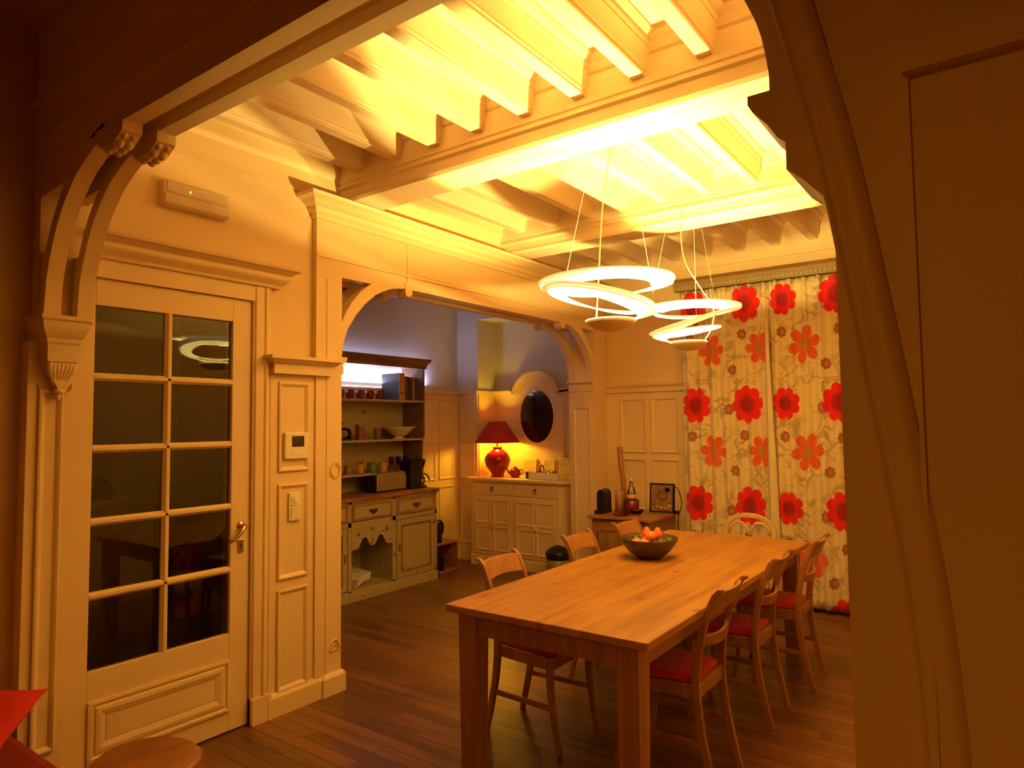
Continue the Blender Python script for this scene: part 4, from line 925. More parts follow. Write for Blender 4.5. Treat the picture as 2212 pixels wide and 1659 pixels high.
link('rocker', MB().prism([(0.014, -0.064), (0.017, -0.064), (0.021, -0.006), (0.014, -0.006)], 'y', -0.026, 0.026), M_white, t)
link('key_hook', MB().tube([(0.020, -0.004, 0.055), (0.026, -0.012, 0.040), (0.027, -0.006, 0.022), (0.024, 0.004, 0.018)], 0.003, 6), M_white, t)

# ------------------------------------------------------------------ dresser (buffet + hutch)
DX = -4.75; DB = -5.215; D0, D1 = 3.50, 5.20
t = thing('dresser', 'distressed beige kitchen dresser with open shelves against the alcove wall', 'dresser', (0, 0, 0))
m = MB()
m.box(DB, DX, D0, D0 + 0.03, 0, 0.885); m.box(DB, DX, D1 - 0.03, D1, 0, 0.885); m.box(DB, DX, 4.04, 4.08, 0.0, 0.885); m.box(DB, DX, 4.58, 4.625, 0.0, 0.885)
m.box(DB, DB + 0.02, D0, D1, 0, 0.885); m.box(DB, DX, D0, D1, 0.03, 0.10); m.box(DB, DX, D0, D1, 0.66, 0.70); m.box(DB, DX, D0, D1, 0.862, 0.885)
link('carcass', m, M_dist, t)
link('worktop', MB().box(DB, DX + 0.025, D0 - 0.02, D1 + 0.02, 0.885, 0.918), M_wear, t, bevel=0.006)
m = MB()
m.box(DX - 0.01, DX + 0.018, D0 - 0.01, D1 + 0.012, 0, 0.085); m.box(DB, DX + 0.018, D1 - 0.01, D1 + 0.012, 0, 0.085)
link('plinth', m, M_dist, t, bevel=0.004)
for (y0, y1) in ((3.545, 4.03), (4.09, 4.575), (4.635, 5.16)):
    dr = link('drawer', MB().box(DX - 0.3, DX + 0.006, y0, y1, 0.708, 0.856), M_dist, t, bevel=0.003)
    link('drawer_edge', MB().frame('x', DX + 0.006, y0 + 0.01, y1 - 0.01, 0.716, 0.848, [(0, 0), (0, 0.003), (0.012, 0.003), (0.014, 0)]), M_wear, dr)
    yc_ = (y0 + y1) / 2
    m = MB().prism([(yc_ - 0.05, 0.797), (yc_ + 0.05, 0.797), (yc_ + 0.042, 0.775), (yc_ + 0.015, 0.762), (yc_, 0.750), (yc_ - 0.015, 0.762), (yc_ - 0.042, 0.775)], 'x', DX + 0.006, DX + 0.014)
    m.tube([(DX + 0.010, yc_ - 0.036, 0.787), (DX + 0.026, yc_ - 0.02, 0.772), (DX + 0.030, yc_, 0.767), (DX + 0.026, yc_ + 0.02, 0.772), (DX + 0.010, yc_ + 0.036, 0.787)], 0.004, 6)
    link('drawer_pull', m, M_dark, dr, label='dark metal drop pull')
for (y0, y1) in ((3.545, 4.03), (4.635, 5.16)):
    d_ = link('cabinet_door', MB().box(DX - 0.018, DX + 0.004, y0, y1, 0.105, 0.655), M_dist, t, bevel=0.003)
    m = MB().frame('x', DX + 0.004, y0 + 0.055, y1 - 0.055, 0.155, 0.605, [(0, 0), (0, 0.006), (0.01, 0.006), (0.014, 0.0), (0.018, 0)])
    link('door_moulding', m, M_wear, d_)
    ky = y0 + 0.028 if y0 > 4.5 else y1 - 0.028
    link('door_latch', MB().box(DX + 0.004, DX + 0.014, ky - 0.012, ky + 0.012, 0.36, 0.43), M_wear, d_, bevel=0.003)
sc = [(4.08, 0.665), (4.08, 0.455), (4.135, 0.455), (4.165, 0.470), (4.185, 0.505), (4.21, 0.545), (4.24, 0.555), (4.265, 0.535), (4.28, 0.50), (4.305, 0.475), (4.33, 0.465), (4.355, 0.475), (4.38, 0.50), (4.395, 0.535), (4.42, 0.555), (4.45, 0.545), (4.475, 0.505), (4.495, 0.470), (4.525, 0.455), (4.58, 0.455), (4.58, 0.665)]
link('scalloped_apron', MB().prism(sc, 'x', DX - 0.015, DX + 0.003), M_dist, t)
for (yy, zz, ww, hh) in ((4.16, 0.585, 0.03, 0.035), (4.33, 0.62, 0.035, 0.03), (4.50, 0.60, 0.028, 0.05), (4.33, 0.52, 0.02, 0.02)):
    m = MB().lathe([(0, 0), (1, 0), (0, 0.9)], (0, 0, 0), 9); m.v = [(DX + 0.003 + 0.0022 * min(q[2], 0.4), yy + q[0] * ww * 0.5, zz + q[1] * hh * 0.5) for q in m.v]
    link('worn_patch', m, M_wear, t)
# hutch
HX = -4.905
link('hutch_back', MB().box(DB, DB + 0.012, D0 + 0.03, D1 - 0.03, 0.918, 1.93), M_dist, t)
for y0 in (D0 + 0.01, D1 - 0.032):
    m = MB().prism([(DB, 0.918), (HX - 0.10, 0.918), (HX - 0.05, 0.96), (HX - 0.03, 1.02), (HX - 0.02, 1.09), (HX - 0.03, 1.20), (HX - 0.02, 1.42), (HX, 1.45), (HX, 2.17), (DB, 2.17)], 'y', y0, y0 + 0.022)
    link('hutch_side', m, M_crown, t)
for z_, xx in ((1.085, HX - 0.03), (1.405, HX - 0.02), (1.795, HX)):
    link('shelf', MB().box(DB + 0.012, xx, D0 + 0.03, D1 - 0.03, z_, z_ + 0.02), M_dist, t, bevel=0.003)
m = MB().box(DB, HX, D0, D1, 2.165, 2.19)
m.molding([(DB, D1), (HX, D1), (HX, D0), (DB, D0)][::-1], [(0, 2.145), (0.010, 2.145), (0.012, 2.175), (0.025, 2.20), (0.045, 2.225), (0.048, 2.245), (0, 2.245)])
link('hutch_cornice', m, M_crown, t)
# papers lying in the open compartment
for k, (yy, ang, lab) in enumerate(((4.20, 0.25, 'rolled white papers leaning left in the open compartment of the dresser'), (4.30, -0.15, 'folded white papers leaning right in the open compartment of the dresser'))):
    m = MB()
    for j in range(5): m.box(-0.14, 0.13, -0.06 + 0.008 * j, 0.06 + 0.006 * j, 0.012 * j, 0.012 * j + 0.008)
    tag(link('paper_stack', m, M_china, loc=(-4.93, yy, 0.125 + 0.02 * k), rot=(0.35 - 0.1 * k, 0.0, ang)), lab, 'papers', 'papers in the dresser')

# LED strip on the wainscot ledge behind the hutch
t = tag(link('led_strip', MB().box(AX + 0.020, AX + 0.034, 3.0, 5.50, WZ, WZ + 0.008), M_strip), 'cool white light strip lying on the wainscot ledge behind the dresser', 'light strip')

# items on the top shelf
SZ3, SZ2, SZ1, WT = 1.815, 1.425, 1.105, 0.918
cup = None
for k, (yy, lab) in enumerate(((4.055, 'dark red cup leftmost in the row on the top dresser shelf'), (4.150, 'dark red cup second from the left on the top dresser shelf'), (4.272, 'dark red cup third from the left on the top dresser shelf'), (4.395, 'dark red cup fourth from the left on the top dresser shelf'), (4.515, 'dark red cup left of the binders on the top dresser shelf'), (4.640, 'dark red cup half hidden by the tall grey binder'))):
    if cup is None:
        cup = thing('cup', lab, 'cup', (-5.0, yy, SZ3), 0, 'dark red cups on the top dresser shelf')
        link('cup_body', MB().lathe([(0, 0), (0.030, 0), (0.036, 0.012), (0.041, 0.045), (0.042, 0.088), (0.038, 0.088), (0.036, 0.045), (0.030, 0.012), (0, 0.008)], (0, 0, 0), 20), M_redcup, cup)
        link('cup_handle', MB().tube([(-0.028, 0.026, 0.07), (-0.045, 0.045, 0.072), (-0.052, 0.052, 0.045), (-0.040, 0.040, 0.022), (-0.026, 0.024, 0.025)], 0.005, 6), M_redcup, cup)
    else: dup(cup, (-5.0, yy, SZ3), 0.0, lab)
M_bind = plain('binder_grey', (0.022, 0.018, 0.016), 0.6); M_spine = plain('binder_spine_orange', (0.50, 0.23, 0.09), 0.6)
bd = thing('binder', 'tall grey binder with a tan spine and a ring hole on the top dresser shelf', 'binder', (-4.935, 4.89, SZ3))
link('cover', MB().box(-0.255, -0.004, -0.036, 0.036, 0, 0.275), M_bind, bd)
link('spine', MB().box(-0.004, 0.0, -0.037, 0.037, 0, 0.275), M_spine, bd, label='tan spine')
m = MB().lathe([(0, 0), (0.012, 0), (0.012, 0.002), (0, 0.002)], (0, 0, 0), 14); m.v = [(0.0 + q[2], q[0], 0.075 + q[1]) for q in m.v]; link('finger_hole', m, M_black, bd)
bks = [(0.024, 0.235, (0.22, 0.02, 0.02), 'dark red'), (0.020, 0.245, (0.14, 0.015, 0.02), 'maroon'), (0.030, 0.240, (0.03, 0.02, 0.02), 'black'), (0.018, 0.232, (0.05, 0.03, 0.03), 'dark brown'),
       (0.022, 0.240, (0.06, 0.03, 0.02), 'chocolate brown'), (0.014, 0.243, (0.62, 0.36, 0.14), 'tan'), (0.030, 0.238, (0.12, 0.04, 0.02), 'reddish brown'), (0.026, 0.236, (0.09, 0.03, 0.02), 'dark chestnut')]
yy = 4.932
for wd, hh, cc, cn in bks:
    bk = thing('book', '%s book standing upright right of the grey binder' % cn, 'book', (-4.94, yy + wd / 2, SZ3), 0, 'books on the top dresser shelf')
    link('book_cover', MB().box(-0.17, 0.0, -wd / 2, wd / 2, 0, hh), plain('book_' + cn.replace(' ', '_'), cc, 0.5), bk, bevel=0.002)
    link('book_pages', MB().box(-0.168, -0.006, -wd / 2 + 0.003, wd / 2 - 0.003, hh, hh + 0.001), M_china, bk)
    yy += wd + 0.0015
# middle shelf
t = thing('cake_dome', 'clear glass cake dome with a knob on a dark board, middle dresser shelf', 'cake dome', (-5.04, 4.19, SZ2))
link('board', MB().lathe([(0, 0), (0.115, 0), (0.12, 0.006), (0.115, 0.014), (0, 0.014)], (0, 0, 0), 28), M_dark, t)
link('dome', MB().lathe([(0.095, 0.015), (0.100, 0.015), (0.100, 0.085), (0.092, 0.105), (0.06, 0.118), (0.02, 0.124), (0.0, 0.124), (0.0, 0.120), (0.056, 0.113), (0.088, 0.100), (0.095, 0.083), (0.095, 0.015)], (0, 0, 0), 28, ring=True), M_clear, t)
link('knob', MB().lathe([(0, 0.122), (0.010, 0.124), (0.009, 0.138), (0.020, 0.150), (0.022, 0.162), (0.014, 0.174), (0, 0.177)], (0, 0, 0), 18), M_dark, t)
M_tin = plain('brown_tin', (0.28, 0.09, 0.05), 0.4); M_tan = plain('tan_tin', (0.42, 0.20, 0.08), 0.4)
m = MB().box(-0.03, 0.03, -0.038, 0.038, 0, 0.115); m.prism([(-0.03, 0.115), (0.03, 0.115), (0.03, 0.125), (0.0, 0.14), (-0.03, 0.155)], 'y', -0.038, -0.01)
tag(link('tea_carton', m, M_tin, loc=(-5.02, 4.415, SZ2)), 'opened dark brown carton standing between the cake dome and the tan tin', 'carton')
tag(link('tin', MB().lathe([(0, 0), (0.034, 0), (0.034, 0.095), (0.036, 0.096), (0.036, 0.11), (0, 0.112)], (0, 0, 0), 20), M_tan, loc=(-5.02, 4.635, SZ2)), 'small tan tin left of the white footed bowl', 'tin')
t = thing('footed_bowl', 'wide white flared bowl on a foot at the right of the middle dresser shelf', 'bowl', (-5.01, 4.92, SZ2))
link('foot', MB().lathe([(0, 0), (0.062, 0), (0.060, 0.006), (0.045, 0.014), (0.04, 0.022), (0, 0.022)], (0, 0, 0), 28), M_china, t)
link('bowl', MB().lathe([(0, 0.020), (0.05, 0.022), (0.10, 0.050), (0.155, 0.100), (0.185, 0.115), (0.185, 0.120), (0.150, 0.108), (0.095, 0.058), (0.04, 0.030), (0, 0.028)], (0, 0, 0), 36, True, 0.85, 1.0), M_china, t)
# lower shelf
def mug(name, lab, cat, y, mat, r_=0.036, h=0.085, grp='mugs on the lowest dresser shelf'):
    t = thing(name, lab, cat, (-5.03, y, SZ1), 0, grp)
    link('mug_body', MB().lathe([(0, 0), (r_ - 0.002, 0), (r_, 0.006), (r_, h), (r_ - 0.004, h), (r_ - 0.004, 0.01), (0, 0.01)], (0, 0, 0), 20), mat, t)
    link('mug_handle', MB().tube([(0.0, r_ - 0.002, h * 0.8), (0.0, r_ + 0.022, h * 0.75), (0.0, r_ + 0.026, h * 0.45), (0.0, r_ - 0.002, h * 0.25)], 0.0045, 6), mat, t)
    return t
t = thing('figurine', 'dark little figure with a red top at the left end of the lowest dresser shelf', 'figurine', (-5.02, 4.135, SZ1))
link('figure_body', MB().lathe([(0, 0), (0.032, 0), (0.030, 0.02), (0.018, 0.05), (0.022, 0.075), (0.015, 0.09), (0, 0.095)], (0, 0, 0), 18), M_black, t)
link('figure_top', MB().ball((0, 0.0, 0.105), 0.030, 0.030, 0.020), plain('figure_red', (0.55, 0.09, 0.03), 0.4), t)
mug('mug', 'brown and cream mug right of the dark figurine on the lowest shelf', 'mug', 4.275, plain('mug_brown', (0.30, 0.15, 0.07), 0.3))
mug('mug', 'mug with an orange front left of the green mug on the lowest shelf', 'mug', 4.425, plain('mug_orange', (0.62, 0.24, 0.06), 0.3))
mug('mug', 'wide dark green mug in the middle of the lowest dresser shelf', 'mug', 4.575, plain('mug_green', (0.13, 0.17, 0.07), 0.3), 0.048, 0.095)
mug('mug', 'tan mug right of the dark green mug on the lowest shelf', 'mug', 4.72, plain('mug_tan', (0.52, 0.26, 0.09), 0.3), 0.040, 0.092)
gl = None
for k, (gx, gy, lab) in enumerate(((-5.03, 4.835, 'stemmed red glass leftmost of the cluster by the coffee maker'), (-4.98, 4.885, 'stemmed red glass in front of the cluster by the coffee maker'), (-5.04, 4.935, 'stemmed red glass behind the cluster centre'), (-4.985, 4.985, 'stemmed red glass second from the coffee maker'), (-5.04, 5.035, 'stemmed red glass rightmost of the cluster by the coffee maker'))):
    if gl is None:
        M_rg = glass('red_tinted_glass', (0.75, 0.20, 0.14))
        gl = thing('wine_glass', lab, 'glass', (gx, gy, SZ1), 0, 'red stemmed glasses on the lowest dresser shelf')
        link('glass_bowl', MB().lathe([(0, 0.062), (0.016, 0.066), (0.026, 0.085), (0.028, 0.11), (0.024, 0.14), (0.022, 0.14), (0.026, 0.11), (0.024, 0.087), (0.014, 0.069), (0, 0.065)], (0, 0, 0), 16), M_rg, gl)
        link('glass_stem', MB().lathe([(0, 0), (0.026, 0), (0.024, 0.003), (0.005, 0.008), (0.004, 0.055), (0.010, 0.064), (0, 0.064)], (0, 0, 0), 14), plain('red_glass_stem', (0.30, 0.05, 0.03), 0.15), gl)
    else: dup(gl, (gx, gy, SZ1), 0.0, lab)
# worktop appliances
t = thing('toaster', 'long steel toaster with black ends on the dresser worktop', 'toaster', (-4.955, 4.70, WT))
m = MB().prism([(-0.20, 0.012), (0.20, 0.012), (0.20, 0.13), (0.185, 0.17), (0.15, 0.185), (-0.15, 0.185), (-0.185, 0.17), (-0.20, 0.13)], 'x', -0.075, 0.075); m.v = [(q[0], q[1], q[2]) for q in m.v]
link('toaster_shell', m, M_steel, t, bevel=0.006)
link('toaster_base', MB().box(-0.085, 0.085, -0.215, 0.21, 0, 0.018), M_black, t, bevel=0.004)
link('toaster_end', MB().box(-0.080, 0.080, -0.222, -0.198, 0.01, 0.165), M_black, t, bevel=0.01)
link('toaster_slot', MB().box(-0.045, -0.020, -0.15, 0.15, 0.184, 0.1865), M_black, t); link('toaster_slot', MB().box(0.020, 0.045, -0.15, 0.15, 0.184, 0.1865), M_black, t)
link('toaster_lever', MB().box(-0.012, 0.012, -0.235, -0.222, 0.11, 0.122), M_black, t)
t = thing('coffee_maker', 'black drip coffee maker at the right end of the dresser worktop', 'coffee maker', (-4.93, 5.02, WT))
link('tower', MB().prism([(-0.10, 0.0), (0.065, 0.0), (0.065, 0.27), (0.045, 0.292), (-0.08, 0.285), (-0.10, 0.26)], 'x', -0.085, 0.085), M_black, t, bevel=0.012)
m = MB().lathe([(0, 0), (0.030, 0.0), (0.050, 0.03), (0.062, 0.08), (0.066, 0.105), (0, 0.112)], (0.0, 0.115, 0.185), 24); link('filter_head', m, M_black, t)
link('warming_plate', MB().lathe([(0, 0), (0.075, 0), (0.075, 0.022), (0.065, 0.030), (0, 0.030)], (0.0, 0.115, 0.0), 24), M_black, t)
cf = link('carafe', MB().lathe([(0.0, 0.032), (0.045, 0.034), (0.058, 0.06), (0.056, 0.095), (0.035, 0.135), (0.034, 0.145), (0.0, 0.145)], (0.0, 0.115, 0.0), 24), M_clear, t, label='clear glass coffee jug')
link('carafe_handle', MB().tube([(0.02, 0.155, 0.14), (0.035, 0.185, 0.130), (0.045, 0.205, 0.095), (0.048, 0.212, 0.070)], 0.008, 8), M_black, cf)

# crate with kettle beside the dresser
CX0, CX1, CY0, CY1 = -5.20, -4.86, 5.27, 5.655
t = thing('wooden_crate', 'small open fronted wooden box on the floor right of the dresser', 'crate', (0, 0, 0))
m = MB(); m.box(CX0, CX1, CY0, CY0 + 0.018, 0, 0.31); m.box(CX0, CX1, CY1 - 0.018, CY1, 0, 0.31); m.box(CX0, CX1, CY0, CY1, 0, 0.018); m.box(CX0, CX1, CY0, CY1, 0.292, 0.31)
link('box_frame', m, M_wear, t, bevel=0.002); link('back_panel', MB().box(CX0, CX0 + 0.01, CY0 + 0.018, CY1 - 0.018, 0.018, 0.292), M_dist, t)
tag(link('cooking_pot', MB().lathe([(0, 0), (0.085, 0), (0.092, 0.01), (0.092, 0.11), (0.095, 0.115), (0.085, 0.125), (0.02, 0.135), (0.018, 0.155), (0, 0.157)], (0, 0, 0), 24), M_black, loc=(-4.98, 5.43, 0.018)), 'black pot stored inside the open wooden box', 'pot')
tag(link('red_tin', MB().lathe([(0, 0), (0.04, 0), (0.04, 0.13), (0.036, 0.14), (0, 0.14)], (0, 0, 0), 18), M_redcup, loc=(-5.12, 5.36, 0.018)), 'dark red tin behind the black pot in the wooden box', 'tin')
t = thing('kettle', 'black electric kettle with curved handle on top of the wooden box', 'kettle', (-4.98, 5.42, 0.31))
link('kettle_body', MB().lathe([(0, 0), (0.078, 0), (0.080, 0.012), (0.076, 0.03), (0.066, 0.20), (0.060, 0.215), (0.035, 0.228), (0.010, 0.232), (0, 0.232)], (0, 0, 0), 28), M_black, t)
link('kettle_handle', MB().tube([(0.0, 0.03, 0.222), (0.0, 0.085, 0.220), (0.0, 0.118, 0.185), (0.0, 0.125, 0.135), (0.0, 0.112, 0.080), (0.0, 0.098, 0.062)], [0.011, 0.013, 0.014, 0.014, 0.012, 0.009], 10), M_black, t)
link('kettle_spout', MB().tube([(0.0, -0.055, 0.165), (0.0, -0.085, 0.195), (0.0, -0.095, 0.212)], [0.022, 0.016, 0.012], 10), M_black, t)

# ------------------------------------------------------------------ niche cabinet
K0, K1, KF, KT = -4.93, -3.66, 5.97, 0.965
t = thing('niche_cabinet', 'cream built-in sideboard with two drawers and two panelled doors in the niche', 'cabinet', (0, 0, 0))
ch_ = 0.10
plan = [(K0, NY - 0.03), (K0, KF), (K1 - ch_, KF), (K1 - 0.03, KF + 0.05), (K1, KF + ch_), (K1, NY - 0.03)]
link('cabinet_body', MB().prism(plan, 'z', 0.10, KT - 0.035), M_paint, t)
plan2 = [(K0 - 0.045, AN - 0.025), (K0 - 0.045, KF - 0.035), (K1 - ch_, KF - 0.035), (K1 - 0.03, KF - 0.015), (K1 + 0.010, KF + 0.03), (K1 + 0.025, KF + ch_), (K1 + 0.025, AN - 0.025)]
plan2 = [(K0 + 0.0, NY - 0.035), (K0 + 0.0, AN - 0.025)] + plan2 + [(K1, AN - 0.025), (K1, NY - 0.035)]
link('cabinet_top', MB().prism(plan2, 'z', KT - 0.032, KT), M_paint, t, bevel=0.005)
link('plinth', MB().prism([(q[0], q[1] + 0.0) for q in [(K0, NY - 0.03), (K0, KF - 0.012), (K1 - ch_, KF - 0.012), (K1 - 0.02, KF + 0.04), (K1 + 0.012, KF + ch_), (K1 + 0.012, NY - 0.03)]], 'z', 0.0, 0.11), M_paint, t, bevel=0.004)
km = (K0 + K1 - ch_) / 2
for (x0, x1) in ((K0 + 0.04, km - 0.012), (km + 0.012, K1 - ch_ - 0.01)):
    dr = link('drawer', MB().box(x0, x1, KF - 0.010, KF + 0.3, 0.785, 0.905), M_paint, t, bevel=0.003)
    m = MB().lathe([(0, 0), (0.014, 0), (0.012, 0.006), (0, 0.009)], (0, 0, 0), 14); m.v = [((x0 + x1) / 2 + q[0], KF - 0.010 - q[2], 0.862 + q[1]) for q in m.v]
    m.tube([((x0 + x1) / 2 + 0.020 * math.cos(a_), KF - 0.018, 0.838 + 0.020 * math.sin(a_)) for a_ in [2 * PI * k / 20 for k in range(20)]], 0.0035, 6, True)
    link('ring_pull', m, M_dark, dr, label='dark ring pull')
    d_ = link('cabinet_door', MB().box(x0, x1, KF - 0.012, KF + 0.01, 0.13, 0.765), M_paint, t, bevel=0.003)
    xm = (x0 + x1) / 2; zm = 0.455
    L3 = [(-0.001, 0), (-0.001, 0.010), (0.006, 0.011), (0.014, 0.003), (0.02, 0)]
    m = MB()
    for (u0, u1) in ((x0 + 0.045, xm - 0.022), (xm + 0.022, x1 - 0.045)):
        for (z0, z1) in ((0.175, zm - 0.022), (zm + 0.022, 0.725)): m.frame('y', KF - 0.012, u0, u1, z0, z1, L3, -1)
    m.lathe([(0, 0), (0.055, 0), (0.052, 0.008), (0.03, 0.010), (0.024, 0.016), (0, 0.018)], (0, 0, 0), 4); m.v[-24:] = [(xm + (q[0] + 0) * 0.9, KF - 0.012 - q[2], zm + q[1] * 0.9) for q in m.v[-24:]]
    link('cross_panel', m, M_paint, d_)
m = MB(); m.bar([(K1 - 0.065, KF + 0.022, 0.13), (K1 - 0.065, KF + 0.022, 0.90)], 0.022, 0.022, (0.7, 0.7, 0)); m.bar([(K1 - 0.018, KF + 0.072, 0.13), (K1 - 0.018, KF + 0.072, 0.90)], 0.022, 0.022, (0.7, 0.7, 0))
link('corner_moulding', m, M_paint, t)

# red table lamp
t = thing('table_lamp', 'round red ceramic table lamp with a flared red shade on the niche cabinet', 'lamp', (-4.71, 6.18, KT))
link('lamp_base', MB().lathe([(0, 0), (0.072, 0), (0.074, 0.012), (0.068, 0.028), (0.085, 0.055), (0.130, 0.115), (0.150, 0.175), (0.148, 0.215), (0.125, 0.262), (0.085, 0.295), (0.058, 0.308), (0.050, 0.318), (0.058, 0.330), (0.056, 0.336), (0, 0.338)], (0, 0, 0), 40), M_glaze, t)
link('lamp_stem', MB().lathe([(0.0, 0.336), (0.012, 0.336), (0.012, 0.40), (0.016, 0.402), (0.016, 0.43), (0, 0.43)], (0, 0, 0), 12), M_brass, t)
link('lamp_shade', MB().lathe([(0.256, 0.385), (0.098, 0.625), (0.094, 0.625), (0.252, 0.385)], (0, 0, 0), 48, ring=True), M_shade, t)
bm_ = t.children[-1].data
link('light_bulb', MB().ball((0, 0, 0.468), 0.022), plain('bulb_glass', (1, 0.9, 0.7), 0.3, emis=((1.0, 0.72, 0.15), 6.0)), t)
# the four spokes that carry the shade
m = MB()
for k in range(3):
    an = 2 * PI * k / 3 + 0.4; m.tube([(0.014 * math.cos(an), 0.014 * math.sin(an), 0.42), (0.097 * math.cos(an), 0.097 * math.sin(an), 0.610)], 0.0015, 5)
link('shade_carrier', m, M_brass, t)
t = thing('teapot', 'small glossy red teapot beside the red table lamp', 'teapot', (-4.455, 6.17, KT))
link('pot_body', MB().lathe([(0, 0), (0.036, 0), (0.040, 0.006), (0.062, 0.035), (0.066, 0.058), (0.055, 0.085), (0.030, 0.100), (0, 0.102)], (0, 0, 0), 28), M_glaze, t)
link('pot_lid', MB().lathe([(0, 0.098), (0.032, 0.100), (0.026, 0.110), (0.006, 0.116), (0.008, 0.126), (0, 0.130)], (0, 0, 0), 20), M_glaze, t)
link('pot_spout', MB().tube([(-0.055, -0.01, 0.040), (-0.085, -0.015, 0.060), (-0.098, -0.018, 0.095), (-0.108, -0.02, 0.112)], [0.015, 0.011, 0.008, 0.007], 10), M_glaze, t)
link('pot_handle', MB().tube([(0.055, 0.01, 0.085), (0.088, 0.015, 0.092), (0.098, 0.018, 0.065), (0.082, 0.015, 0.038), (0.062, 0.01, 0.035)], 0.006, 8), M_glaze, t)
# tray box with glassware
t = thing('serving_box', 'low white box tray holding small dishes at the right of the cabinet top', 'tray', (-3.99, 6.12, KT))
m = MB(); m.box(-0.185, 0.20, -0.10, 0.10, 0, 0.006); m.box(-0.185, 0.20, -0.10, -0.092, 0, 0.075); m.box(-0.185, 0.20, 0.092, 0.10, 0, 0.075); m.box(-0.185, -0.177, -0.10, 0.10, 0, 0.075); m.box(0.192, 0.20, -0.10, 0.10, 0, 0.075)
link('tray_box', m, M_white, t, bevel=0.002)
tag(link('small_box', MB().box(-0.035, 0.035, -0.03, 0.03, 0, 0.075), M_dark, loc=(-4.225, 6.12, KT), bevel=0.003), 'small dark box at the left end of the white tray', 'box')
for (gx, gy, mt_, lab, nm, ct) in ((-4.06, 6.11, M_clear, 'tall clear glass jar standing in the white tray', 'glass_jar', 'jar'), (-4.12, 6.14, M_brass, 'little brass coloured dish in the left part of the tray', 'dish', 'dish'), (-3.98, 6.10, M_brass, 'brass coloured dish beside the clear jar', 'dish', 'dish'), (-3.90, 6.12, M_glaze, 'small red dish in the right part of the tray', 'dish', 'dish')):
    if nm == 'glass_jar': m = MB().lathe([(0, 0), (0.030, 0), (0.032, 0.01), (0.032, 0.10), (0.022, 0.12), (0.022, 0.145), (0.019, 0.145), (0.019, 0.12), (0.028, 0.10), (0.028, 0.012), (0, 0.008)], (0, 0, 0), 20)
    else: m = MB().lathe([(0, 0), (0.020, 0), (0.024, 0.05), (0.038, 0.082), (0.035, 0.082), (0.020, 0.052), (0, 0.048)], (0, 0, 0), 18)
    tag(link(nm, m, mt_, loc=(gx, gy, KT + 0.006)), lab, ct)
M_pic = plain('frame_picture', (0.60, 0.42, 0.16), 0.5, var=0.3, scale=20)
for (fx, fy, wd, hh, lab) in ((-4.42, 6.385, 0.19, 0.20, 'faint pale picture frame behind the red teapot'), (-4.155, 6.385, 0.15, 0.20, 'pale picture frame behind the glass jar'), (-3.925, 6.375, 0.17, 0.22, 'pale picture frame at the right below the oval mirror')):
    t = thing('picture_frame', lab, 'picture frame', (fx, fy, KT), 0, 'small picture frames leaning on the niche wall')
    m = MB().frame('y', 0, -wd / 2, wd / 2, 0, hh, [(0, -0.014), (0, 0), (0.004, 0.004), (0.018, 0.004), (0.022, -0.004)], -1)
    f1 = link('frame', m, M_lampw, t, rot=(-0.12, 0, 0)); link('picture', MB().box(-wd / 2 + 0.015, wd / 2 - 0.015, -0.001, 0.008, 0.015, hh - 0.015), M_pic, t, rot=(-0.12, 0, 0))
# oval mirror
t = thing('oval_mirror', 'oval mirror, tinted for a dark reflection, set in the panelling above the niche cabinet', 'mirror', (MXC, NY - 0.034, MZC))
m = MB()
rings = [(0.228, 0.298, 0.0), (0.228, 0.298, 0.010), (0.236, 0.306, 0.016), (0.248, 0.318, 0.014), (0.256, 0.326, 0.0)]
vs = []; fs = []; ns = 48
for (ax_, az_, h_) in rings:
    for k in range(ns): vs.append((ax_ * math.cos(2 * PI * k / ns), -h_, az_ * math.sin(2 * PI * k / ns)))
for i in range(len(rings) - 1):
    for k in range(ns): fs.append((i * ns + k, i * ns + (k + 1) % ns, (i + 1) * ns + (k + 1) % ns, (i + 1) * ns + k))
link('mirror_frame', m.add(vs, fs, True), M_paint, t)
m = MB().prism([(0.230 * math.cos(2 * PI * k / ns), 0.300 * math.sin(2 * PI * k / ns)) for k in range(ns)], 'y', -0.006, 0.0); link('mirror_glass', m, M_mirror, t)

# waste bin
t = thing('waste_bin', 'grey waste bin with a black liner beside the niche cabinet', 'bin', (-3.66, 5.78, 0))
link('bin_body', MB().lathe([(0, 0), (0.095, 0), (0.12, 0.28), (0.115, 0.28), (0.09, 0.01), (0, 0.01)], (0, 0, 0), 28), plain('bin_grey', (0.28, 0.20, 0.11), 0.5), t)
link('bin_liner', MB().lathe([(0.118, 0.22), (0.126, 0.24), (0.128, 0.285), (0.118, 0.295), (0.09, 0.318), (0.04, 0.345), (0, 0.350)], (0, 0, 0), 20), M_black, t)

# ------------------------------------------------------------------ side table and its things
t = thing('side_table', 'small dark wooden side table with drawers in the corner by the curtains', 'table', (0, 0, 0))
sx0, sx1, sy0, sy1, sz = -3.03, -2.42, 5.27, 5.90, 0.750
link('tabletop', MB().box(sx0, sx1, sy0, sy1, sz - 0.022, sz), M_side, t, bevel=0.004)
m = MB(); m.box(sx0 + 0.03, sx1 - 0.03, sy0 + 0.04, sy0 + 0.06, sz - 0.14, sz - 0.022); m.box(sx0 + 0.03, sx1 - 0.03, sy1 - 0.06, sy1 - 0.04, sz - 0.14, sz - 0.022); m.box(sx0 + 0.03, sx0 + 0.05, sy0 + 0.04, sy1 - 0.04, sz - 0.14, sz - 0.022); m.box(sx1 - 0.05, sx1 - 0.03, sy0 + 0.04, sy1 - 0.04, sz - 0.14, sz - 0.022)
link('apron', m, M_side, t)
